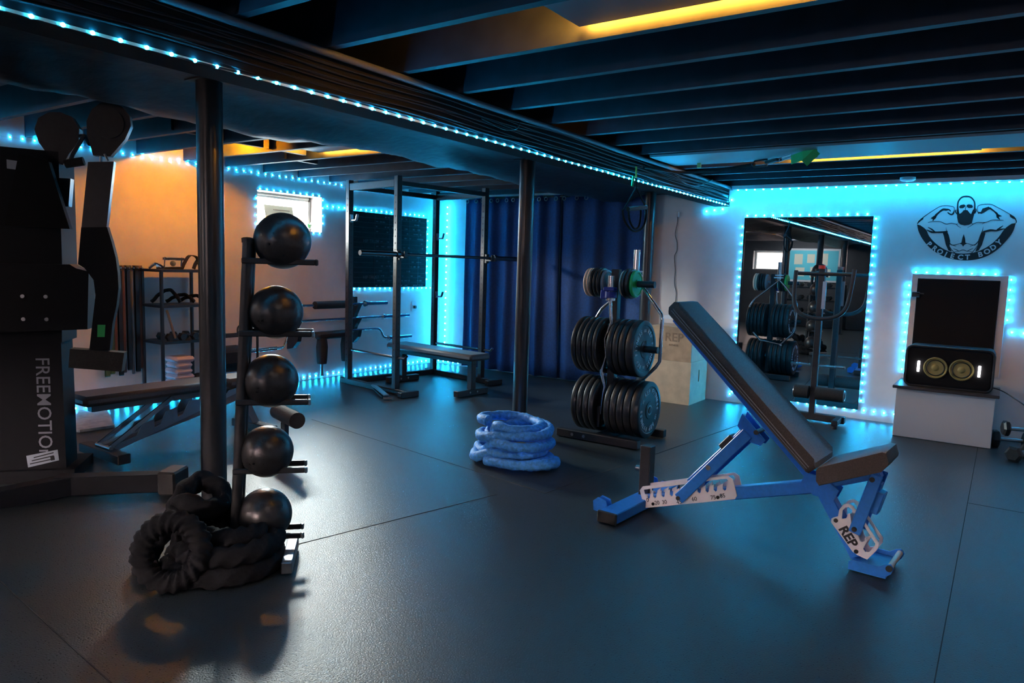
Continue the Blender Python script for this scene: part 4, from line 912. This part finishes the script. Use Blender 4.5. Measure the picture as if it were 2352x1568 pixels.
for i, w in enumerate((.05, .05, .05, .05)): plate(x+w/2, .262, .214, w-.001, 'rubber', '%s black bumper plate on the lower left horn of the plate tree' % (order[i] if i < 3 else 'innermost'), 'lower bumper plates on the plate tree'); x += w
x = -2.405
for i, w in enumerate((.050, .055, .055, .060, .065)):
    plate(x+w/2, .262, .214, w-.001, 'rubber', '%s black bumper plate on the lower right horn%s' % (['innermost', 'second from the upright', 'third from the upright', 'fourth from the upright', 'outermost'][i], ', lettered face showing' if i == 4 else ' of the plate tree'), 'lower bumper plates on the plate tree', [('REP FITNESS', 60), ('REP FITNESS', 240)] if i == 4 else None); x += w
for i, (x, r, w, m_, l_) in enumerate(((-2.665, .110, .024, 'peach', 'outermost cream change plate on the upper left peg'), (-2.640, .110, .024, 'peach', 'second cream change plate on the upper left peg'), (-2.613, .113, .028, 'rubber', 'outer small black plate beside the cream plates'), (-2.583, .113, .028, 'rubber', 'second small black plate beside the cream plates'), (-2.553, .113, .028, 'rubber', 'third small black plate beside the cream plates'), (-2.523, .100, .028, 'greyframe', 'small grey plate nearest the upright on the upper left peg'),
        (-2.372, .098, .016, 'peach', 'thin cream plate nearest the upright on the upper right peg'), (-2.345, .113, .030, 'rubber', 'inner small black plate behind the green plate'), (-2.313, .113, .030, 'rubber', 'outer small black plate behind the green plate'), (-2.282, .103, .028, 'green', 'bright green change plate on the upper right peg'))):
    plate(x, 1.195, r, w, m_, l_, 'change plates at the top of the plate tree')
# curl bar in the front holder
yb_ = ty-.11
E = [ony(x, y, yb_) for x, y in ((1402, 690), (1402.5, 718), (1405, 741), (1389, 777), (1392, 817), (1381, 851), (1389, 887), (1385, 905), (1380, 941))]
E = [E[0]]+E[1:]+[V((E[-1].x, yb_, .20))]
t = thing('curl_bar', 'wavy chrome curl bar standing upright in the front of the plate tree', 'bar', V((E[-1].x, yb_, .11)))
MB().tube(E, .0135, 12).build('shaft', 'chrome', t)
zt_ = E[0].z; MB().cyl(V((E[0].x, yb_, zt_+.02)), V((E[0].x, yb_, zt_+.185)), .025, n=20).build('sleeve', 'chrome', t); MB().cyl(V((E[0].x, yb_, zt_)), V((E[0].x, yb_, zt_+.018)), .036, n=20).build('collar', 'chrome', t)
t = thing('barbell_clamp', 'blue plastic barbell clamp on top of the curl bar', 'clamp', (E[0].x-.01, yb_, zt_+.02))
MB().lathe((E[0].x, yb_, zt_+.022), Z3, [(0, .027), (0, .045), (.045, .045), (.045, .027)], 20).box((E[0].x-.04, yb_-.01, zt_+.045), (.06, .05, .07), bev=.006).box((E[0].x, yb_-.01, zt_+.085), (.09, .06, .03), bev=.006).build('clamp_body', mat('navy_plastic', (.01, .03, .25), .4), t, 30)
# hex bar behind
yh = ty+.13; hx = [ony(x, y, yh) for x, y in ((1461, 640), (1483, 668), (1519, 722), (1521, 735), (1515, 830), (1506, 843), (1468, 880), (1400, 862), (1362, 810), (1366, 735), (1383, 708), (1430, 668))]
t = thing('hex_bar', 'chrome trap bar hanging upright behind the bumper plates', 'bar', V((hx[6].x, yh, hx[6].z)))
MB().tube(hx, .0135, 12, True).build('hex_frame', 'chrome', t)
sl = ony(1462, 600, yh); MB().cyl(V((sl.x, yh, hx[0].z)), V((sl.x, yh, hx[0].z+.22)), .025, n=20).build('sleeve', 'chrome', t)
MB().box((sl.x, yh, hx[0].z+.055), (.09, .06, .012)).box((sl.x-.005, yh, hx[0].z+.025), (.10, .07, .014)).box((sl.x, yh, hx[0].z+.04), (.02, .03, .04)).build('flange', 'white', t, 0)
MB().cyl(V((hx[6].x, yh, hx[6].z)), V((hx[6].x, yh, .14)), .0225, n=18).build('sleeve', 'chrome', t)

# plyo boxes
pF = onz(1582, 931); px1, py0 = pF.x, pF.y; pw, pd = .44, .46
zT = ony(1585, 833, py0).z
def plyo(z0, w, d, h, dx, lbl, nm_, fm='ply'):
    t = thing('plyo_box', lbl, 'box', (px1-w/2+dx, py0+d/2, z0), 'stacked plywood jump boxes')
    x1 = px1+dx; y0_ = py0
    MB().box((x1-w/2, y0_+.009, z0+h/2), (w, .018, h)).build('front_panel', fm, t, 0); MB().box((x1-w/2, y0_+d-.009, z0+h/2), (w, .018, h)).build('rear_panel', 'ply', t, 0)
    for xs_ in (x1-.009, x1-w+.009):
        s_ = MB(); a = y0_+.018; b2 = y0_+d-.018; hh0, hh1 = z0+h*.50, z0+h*.78; ym = (a+b2)/2
        s_.box((xs_, (a+ym-.015)/2, z0+h/2), (.018, ym-.015-a, h)); s_.box((xs_, (b2+ym+.015)/2, z0+h/2), (.018, b2-ym-.015, h)); s_.box((xs_, ym, (z0+hh0)/2), (.018, .03, hh0-z0)); s_.box((xs_, ym, (hh1+z0+h)/2), (.018, .03, z0+h-hh1)); s_.build('side_panel', 'ply', t, 0)
    MB().box((x1-w/2, y0_+d/2, z0+h-.009), (w-.037, d-.037, .017)).build('lid', 'ply', t, 0)
    return t
plyo(0.0, pw+.03, pd, zT, 0, 'lower plywood jump box with hand slot, bottom of the stack by the back wall', '')
zt2 = ony(1560, 752, py0).z
tb = plyo(zT+.001, pw, pd-.04, zt2-zT, -.005, 'upper plywood jump box with faded stencil lettering, on top of the other box', '', 'ply_dark')
MB().text('REP', .12, (px1-.19, py0-.001, zT+(zt2-zT)*.58), X3, Z3, .0015, .01).text('FITNESS', .028, (px1-.19, py0-.001, zT+(zt2-zT)*.44), X3, Z3, .0015).build('lettering', 'plyedge', tb, 0)
tag(MB().box((px1-.24, py0+.2, zt2+.05), (.30, .2, .10), bev=.03).build('folded_mat', 'white'), 'pale folded cloth on top of the upper jump box', 'cloth')

# ------------------------------------------------------------------ stand in front of the mirror
t = thing('training_stand', 'black upright training stand with curved handle and foam rollers in front of the mirror', 'stand', (-1.35, 6.75, 0))
MB().bar((-1.35, 6.75, .07), (-1.35, 6.75, 1.36), .06, .05, X3).build('column', 'black', t, 0)
MB().bar((-1.68, 6.75, .045), (-1.075, 6.75, .045), .07, .06).build('foot_beam', 'black', t, 0)
MB().bar((-1.12, 6.76, .05), (-1.12, 6.52, .05), .05, .045).build('foot_arm', 'black', t, 0)
for x, y in ((-1.64, 6.72), (-1.12, 6.53)): MB().cyl((x, y, 0), (x, y, .025), .024, n=14).cyl((x, y, .02), (x, y, .07), .008, n=10).build('levelling_foot', 'black', t)
MB().cyl((-1.58, 6.72, 1.315), (-1.09, 6.72, 1.315), .017, n=14).build('top_bar', 'black', t)
MB().tube(spin([(-1.56, 6.70, 1.34), (-1.56, 6.68, 1.15), (-1.54, 6.67, 1.02), (-1.47, 6.66, .95), (-1.33, 6.66, .925), (-1.20, 6.66, .95), (-1.125, 6.67, 1.03), (-1.10, 6.68, 1.18), (-1.085, 6.70, 1.36)], 6), .018, 12).build('curved_handle', 'black', t)
for a, b2 in ((-1.55, -1.385), (-1.315, -1.10)): MB().cyl((a, 6.71, .51), (b2, 6.71, .51), .012, n=14).build('plate_peg', 'chrome', t)
for a, b2 in ((-1.50, -1.38), (-1.32, -1.09)):
    r_ = MB().cyl((a, 6.70, .265), (b2, 6.70, .265), .058, n=26).build('foam_roller', 'foam', t)
    e = b2 if b2 > -1.2 else a; s_ = 1 if b2 > -1.2 else -1
    MB().tube([(e+s_*.002, 6.70+.042*math.cos(q*PI/10), .265+.042*math.sin(q*PI/10)) for q in range(20)], .006, 6, True).build('roller_cap', 'steel', r_)
MB().box((-1.318, 6.72, 1.13), (.028, .03, .24)).build('scale_plate', 'steel', t, 0); MB().cyl((-1.35, 6.72, 1.36), (-1.35, 6.72, 1.39), .03, n=14).build('top_knob', 'red', t)

# ------------------------------------------------------------------ hanging straps
A0 = onx(1460, 392, -2.33)
t = thing('suspension_trainer', 'black suspension trainer with handle and loops hanging from the girder', 'suspension trainer', A0)
an_ = MB(); 
MB().bar(A0+V((.004, 0, .03)), A0+V((.004, .005, -.05)), .02, .004, X3, 0).build('anchor_strap', 'yellowstrap', t, 0)
q1_ = onx(1455, 405, -2.32); q2_ = onx(1452, 428, -2.32); lab(MB().bar(q1_, q2_, .028, .006, X3, 0).build('strap_tag', 'greenstrap', t, 0), 'bright green tag')
K = onx(1461, 430, -2.31); hL, hR = onx(1432, 482, -2.31), onx(1484, 478, -2.31)
MB().tube([K+V((0, 0, .06)), K], .006, 6).tube([K, onx(1447, 455, -2.31), hL], .006, 6).tube([K, onx(1473, 455, -2.31), hR], .006, 6).build('webbing', 'rope_black', t)
g0 = onx(1442, 480, -2.31); g1 = onx(1484, 476, -2.31); MB().cyl(g0, g1, .017, n=14).build('grip', 'foam', t)
for px_, w_ in (((1430, 482), (1434, 505), (1447, 525), (1460, 531), (1475, 524), (1483, 503), (1484, 480)), ((1444, 484), (1448, 508), (1458, 526), (1468, 520), (1472, 503), (1472, 482))), : pass
MB().tube(spin([onx(x, y, -2.31) for x, y in ((1430, 482), (1434, 505), (1447, 525), (1460, 531), (1475, 524), (1483, 503), (1484, 480))], 4), .0075, 8).build('foot_loop', 'rope_black', t)
MB().tube(spin([onx(x, y, -2.29) for x, y in ((1444, 484), (1446, 506), (1456, 524), (1466, 522), (1471, 503), (1472, 482))], 4), .0075, 8).build('foot_loop', 'rope_black', t)
# strap along the ceiling
S0 = onz(1878, 340, 2.14); S1 = onz(1845, 347, 2.13); S2 = onz(1818, 357, 2.115); S3 = onz(1790, 366, 2.11); S4 = onz(1762, 373, 2.105); S5 = onz(1733, 377, 2.10); S6 = onz(1650, 390, 2.09); S7 = onz(1560, 396, 2.09)
t = thing('ceiling_strap', 'green and black webbing strap with carabiner slung under the joists', 'strap', S4)
o = MB()
for a, b2 in ((S0, S1), (S1, S2)): o.bar(a-Z3*.03, b2-Z3*.03, .004, .062, bev=0)
o.bar(S0-Z3*.02, S0+V((-.07, -.03, -.10)), .004, .05, bev=0); lab(o.build('green_webbing', 'greenstrap', t, 0), 'green webbing')
ft = (S2-S4).normalized(); up_ = Z3
P = [S2+V((0, 0, .008)), S2+V((0, 0, -.012)), S3+V((0, 0, -.016)), S3+V((0, 0, .008))]
MB().tube(P, .005, 8, True).build('carabiner', 'chrome', t)
MB().bar(S3, S4, .05, .02).build('buckle', 'black', t, 0)
P = [S4+V((0, 0, .022)), S5+V((0, 0, .022)), S5+V((-.02, 0, 0)), S5+V((0, 0, -.022)), S4+V((0, 0, -.022))]
MB().tube(P, .007, 8, True).build('oval_ring', 'black', t)
MB().tube(spin([S5, S6, S7, A0+V((.02, .1, .04))], 5), .012, 8).build('black_webbing', 'rope_black', t)
tag(MB().box(onz(1606, 378, 2.12), (.03, .02, .05), bev=.003).build('brass_hook', 'gold'), 'small brass hook under the joist by the ceiling strap', 'hook')

# ------------------------------------------------------------------ cable machine at the left edge
mo = V((-4.35, 1.86, 0)); ma = math.radians(40); mD = V((math.sin(ma), math.cos(ma), 0)); mN = V((math.cos(ma), -math.sin(ma), 0))
def mp(s, z, t_=0.): return mo+mD*s+Z3*z+mN*t_
TM = lambda t_: frame(mp(0, 0, t_), mD, Z3)          # z axis = mD x Z = towards camera side (mN)
t = thing('cable_machine', 'large black cable training machine with two swing arms at the left edge', 'cable machine', mo-mN*.2)
MB().prism([(-.62, .06), (0, .06), (-.005, .86), (-.60, .84)], TM(-.10), .20).build('lower_shroud', 'black2', t, 0)
MB().prism([(-.60, .80), (.015, .80), (.03, 1.25), (.03, 1.84), (-.60, 1.86)], TM(-.08), .26).build('tower', 'black2', t, 0)
MB().prism([(-.60, .85), (.175, .885), (.19, 1.20), (.13, 1.215), (.10, 1.235), (-.2, 1.23), (-.60, 1.23)], TM(.10), .13).build('arm_pivot_housing', 'black2', t, 0)
for s_ in (-.127, -.018):
    for z in (1.06, .938): MB().cyl(mp(s_, z, .165), mp(s_, z, .172), .010, n=14).build('bolt', 'steel', t)
MB().prism([(-.62, 0), (.05, 0), (.05, .07), (-.62, .07)], TM(-.15), .36).build('base', 'black2', t, 0)
La, Lb = onz(165, 1112, .06), onz(398, 1104, .06)
MB().bar(La-(Lb-La)*.15, Lb, .09, .10).build('base_leg', 'black2', t, 0)
MB().box((0, 0, .065), (.10, .16, .13), rotz(.55, (Lb.x, Lb.y, 0)), .01).build('leg_foot', 'rubber', t, 0)
Lc = onz(0, 1145, .04); MB().bar(La, Lc+(Lc-La)*.3, .09, .10).build('base_leg', 'black2', t, 0)
tx = MB()
word = 'FREEMOTIOn'; tm0, tm1 = mp(-.100, .652, .002), mp(-.100, .182, .002)
tx.text('FREEMOTIOn', .098, (mp(-.132, .425, .002)), -Z3, mD, .001, .004)
sx_ = .0; o = tx.build('lettering', 'greylet', t, 0); lab(o, 'pale FREEMOTION lettering running down the shroud')
MB().prism([(-.19, .083), (-.035, .118), (-.040, .180), (-.197, .150)], TM(.0025), .002).build('label_sticker', 'sticker', t, 0)
lns = MB()
for i in range(3): lns.prism([(-.18+.01*i, .10+.018*i), (-.06, .125+.018*i), (-.06, .131+.018*i), (-.18+.01*i, .106+.018*i)], TM(.0042), .001)
lns.prism([(-.075, .118), (-.055, .122), (-.058, .145), (-.078, .141)], TM(.0042), .001); lns.build('label_print', 'ink', t, 0)
MB().prism([(-.215, 1.735), (-.14, 1.728), (-.14, 1.775), (-.215, 1.782)], TM(.0515), .002).build('warning_label', 'sticker', t, 0)
MB().cyl(mp(-.33, .82, .0), mp(-.33, 1.86, .0), .012, n=10).build('guide_rod', 'pipe', t)
def arm(dx, dt, lbl):
    T_ = TM(dt); sh = lambda P: [(x+dx, z) for x, z in P]
    a = MB().prism(sh([(.245, 1.765), (.365, 1.775), (.322, 1.435), (.205, 1.425)]), T_, .045).build('arm_beam', 'post', t, 0); lab(a, lbl)
    MB().prism(sh([(.205, 1.43), (.325, 1.437), (.345, 1.36), (.362, 1.28), (.370, 1.20), (.372, 1.12), (.360, 1.03), (.338, .93), (.322, .79), (.225, .79), (.245, .95), (.262, 1.08), (.255, 1.16), (.215, 1.22), (.185, 1.24)]), T_, .05).build('arm_cover', 'black2', a, 0)
    MB().prism(sh([(.14, .800), (.395, .778), (.380, .676), (.130, .700)]), TM(dt+.01), .07).build('counter_pad', 'foam', a, 0)
    MB().prism(sh([(.265, .86), (.300, .86), (.305, .925), (.268, .925)]), TM(dt+.0265), .002).build('green_sticker', 'greenstrap', a, 0)
    hp = [(.27, 1.80), (.245, 1.90), (.245, 1.97), (.27, 2.03), (.31, 2.065), (.36, 2.075), (.41, 2.055), (.445, 2.01), (.45, 1.96), (.42, 1.89), (.35, 1.80)]
    h = MB().prism(sh(hp), T_, .05).build('pulley_hood', 'black', a, 30)
    MB().cyl(mp(.345+dx, 1.965, dt+.02), mp(.345+dx, 1.965, dt+.035), .075, n=28).build('pulley', 'rubber', h)
    MB().tube([mp(.30+dx, 1.80, dt), mp(.30+dx, 1.765, dt)], .008, 8).tube([mp(.325+dx, 1.81, dt+.03), mp(.34+dx, 1.775, dt+.03)], .006, 8).build('swivel_bolt', 'steel', a)
arm(0., .30, 'nearer swing arm with pulley hood')
# far arm: seen as a wide dark wedge
a = MB().prism([(-.125, 1.81), (.01, 1.775), (.10, 1.425), (-.205, 1.43)], TM(.12), .05).build('arm_shroud', 'matte', t, 0); lab(a, 'wedge-shaped shroud of the farther arm')
MB().prism([(.0, 1.70), (.085, 1.70), (.07, 1.55), (.0, 1.55)], TM(.02), .06).build('arm_beam', 'post', t, 0)
hp = [(.0, 1.79), (-.06, 1.88), (-.08, 1.95), (-.06, 2.01), (-.01, 2.045), (.045, 2.05), (.10, 2.03), (.135, 1.97), (.13, 1.90), (.08, 1.83), (.05, 1.77)]
MB().prism(hp, TM(.02), .06).build('pulley_hood', 'black', t, 30)
MB().tube([mp(.14, 1.93, .05), mp(.20, 1.91, .2), mp(.25, 1.86, .3)], .012, 8).tube([mp(.225, 1.90, .3), mp(.17, 1.80, .3), mp(.15, 1.745, .3)], .010, 8).build('cable_guide', 'black', t)
MB().cyl(mp(.135, 1.75, .3), mp(.22, 1.77, .3), .022, n=14).build('pull_handle', 'foam', t)

# ------------------------------------------------------------------ second bench behind the machine
t = thing('adjustable_bench', 'dark grey adjustable bench lying flat between the cable machine and the nearest post', 'bench', (-4.62, 2.7, 0))
MB().box((-4.62, 2.50, .405), (.27, .94, .065), bev=.022).build('backrest', 'vinyl_dark', t, 40)
MB().box((-4.62, 3.17, .405), (.27, .34, .065), bev=.022).build('seat', 'vinyl_dark', t, 40)
MB().bar((-4.62, 2.12, .345), (-4.62, 3.30, .345), .06, .05).build('top_rail', 'greyframe', t, 0)
MB().bar((-4.62, 2.20, .075), (-4.62, 3.20, .30), .06, .06).build('spine', 'greyframe', t, 0)
MB().box((-4.62, 2.20, .045), (.50, .08, .06), bev=.005).build('rear_foot', 'black', t, 0); MB().box((-4.62, 3.30, .035), (.46, .08, .06), bev=.005).build('front_foot', 'black', t, 0)
MB().bar((-4.62, 3.18, .30), (-4.62, 3.30, .06), .06, .06, Y3).build('front_leg', 'greyframe', t, 0)
lad = [(2.25, .055), (3.15, .325), (3.15, .36), (3.05, .345), (3.02, .30), (2.98, .29), (2.99, .33), (2.90, .32), (2.87, .262), (2.83, .25), (2.83, .31), (2.75, .31), (2.70, .225), (2.66, .21), (2.66, .28), (2.58, .26), (2.54, .18), (2.50, .165), (2.50, .22), (2.42, .20), (2.38, .13), (2.22, .085)]
for x in (-4.57, -4.67): MB().prism(lad, frame((x, 0, 0), Y3, Z3), .006).build('ladder_plate', 'steel', t, 0)
for x in (-4.55, -4.69): MB().bar((x, 2.20, .085), (x, 2.62, .355), .008, .035, Y3).build('support_strut', 'chrome', t, 0)
MB().cyl((-4.53, 2.20, .085), (-4.71, 2.20, .085), .014, n=14).build('lock_rod', 'steel', t)
MB().cyl((-4.40, 3.42, .30), (-4.88, 3.42, .30), .055, n=22).build('foam_roller', 'foam', t); MB().cyl((-4.36, 3.34, .43), (-4.36, 3.34, .30), .012, n=8).build('roller_post', 'steel', t)
rl = onz(683, 966, .28)
t = thing('foam_roller', 'black foam roller end poking out behind the ball rack', 'roller', (rl.x, rl.y, 0))
rd = V((-.8, .25, 0)).normalized(); MB().cyl(rl, rl+rd*.35, .052, n=26).build('foam', 'foam', t); MB().cyl(rl+rd*.10+V((-.02, .05, -.02)), rl+rd*.3+V((-.02, .05, -.02)), .045, n=20).build('second_foam', 'foam', t)
MB().bar(rl+rd*.22-Z3*.05, V((rl.x+rd.x*.22, rl.y+rd.y*.22, 0)), .04, .04, X3).build('roller_stand', 'black', t, 0)

# ------------------------------------------------------------------ rear of the room (shows in the mirror)
t = thing('notice_board', 'teal notice board with papers on the rear wall, seen in the mirror', 'notice board', (-4.1, YR+.02, 1.15))
MB().box((-4.1, YR+.014, 1.55), (1.28, .024, .84), bev=.004).build('board', 'white', t, 0); MB().box((-4.1, YR+.028, 1.55), (1.18, .006, .74)).build('felt', 'teal', t, 0)
for i, (x, z, w, h) in enumerate(((-4.45, 1.7, .2, .26), (-4.15, 1.72, .18, .22), (-3.85, 1.70, .2, .3), (-4.4, 1.38, .22, .22), (-4.05, 1.38, .2, .26), (-3.75, 1.36, .16, .2))): MB().box((x, YR+.033, z), (w, .003, h)).build('paper', 'paper', t, 0)
area('rear_wall_light', (-4.1, YR+.9, 2.12), (math.radians(-25), 0, 0), 1.0, .2, (.9, .95, 1.), 14)
t = thing('dumbbell_rack', 'black three-tier dumbbell rack by the rear wall, seen in the mirror', 'dumbbell rack', (-3.9, YR+.5, 0))
for x in (-4.6, -3.2):
    MB().bar((x, YR+.35, 0), (x, YR+.6, 1.1), .06, .06, X3).build('side_frame', 'black', t, 0)
for k, z in enumerate((.35, .68, 1.0)): MB().box((-3.9, YR+.42+.06*k, z), (1.45, .22, .04)).build('shelf', 'black', t, 0)
for k, z in enumerate((.35, .68, 1.0)):
    for i in range(6):
        x = -4.45+.22*i; y = YR+.42+.06*k; d = thing('hex_dumbbell', 'black hex dumbbell, %s from the left on the %s tier of the rear rack' % (('first', 'second', 'third', 'fourth', 'fifth', 'sixth')[i], ('lowest', 'middle', 'top')[k]), 'dumbbell', (x, y, z+.021), 'dumbbells on the rear rack')
        MB().cyl((x, y-.1, z+.08), (x, y+.1, z+.08), .015, n=8).build('handle', 'steel', d)
        for s_ in (-1, 1): MB().lathe((x, y+s_*.05, z+.075), (0, s_, 0), [(0, .05), (.01, .06), (.07, .06), (.08, .05)], 6).build('head', 'rubber', d, 20)

# ------------------------------------------------------------------ world, view
w = bpy.data.worlds.new('world'); bpy.context.scene.world = w; w.use_nodes = True
nt = w.node_tree; bg = nt.nodes['Background']; L = nt.links.new
tc = nt.nodes.new('ShaderNodeTexCoord'); sx_ = nt.nodes.new('ShaderNodeSeparateXYZ'); L(tc.outputs['Generated'], sx_.inputs[0])
el = nt.nodes.new('ShaderNodeMapRange'); el.interpolation_type = 'SMOOTHSTEP'; L(sx_.outputs['Z'], el.inputs['Value'])
el.inputs['From Min'].default_value = .10; el.inputs['From Max'].default_value = .24; el.inputs['To Min'].default_value = 22; el.inputs['To Max'].default_value = 330
sd_ = nt.nodes.new('ShaderNodeMapRange'); L(sx_.outputs['Y'], sd_.inputs['Value'])      # dusk side of the sky
sd_.inputs['From Min'].default_value = -.75; sd_.inputs['From Max'].default_value = -.5; sd_.inputs['To Min'].default_value = 0; sd_.inputs['To Max'].default_value = 1
mc = nt.nodes.new('ShaderNodeMix'); mc.data_type = 'RGBA'; L(sd_.outputs[0], mc.inputs['Factor'])
mc.inputs['A'].default_value = (.66, .48, .45, 1); mc.inputs['B'].default_value = (1.12, 1.22, 1.16, 1)
L(mc.outputs['Result'], bg.inputs[0]); L(el.outputs[0], bg.inputs[1])
sc_ = bpy.context.scene
sc_.view_settings.view_transform = 'Standard'; sc_.view_settings.look = 'None'; sc_.view_settings.gamma = 1; sc_.view_settings.use_curve_mapping = False
sc_.view_settings.exposure = 0.6
sc_.cycles.max_bounces = 6; sc_.cycles.use_denoising = True; sc_.cycles.sample_clamp_indirect = 4
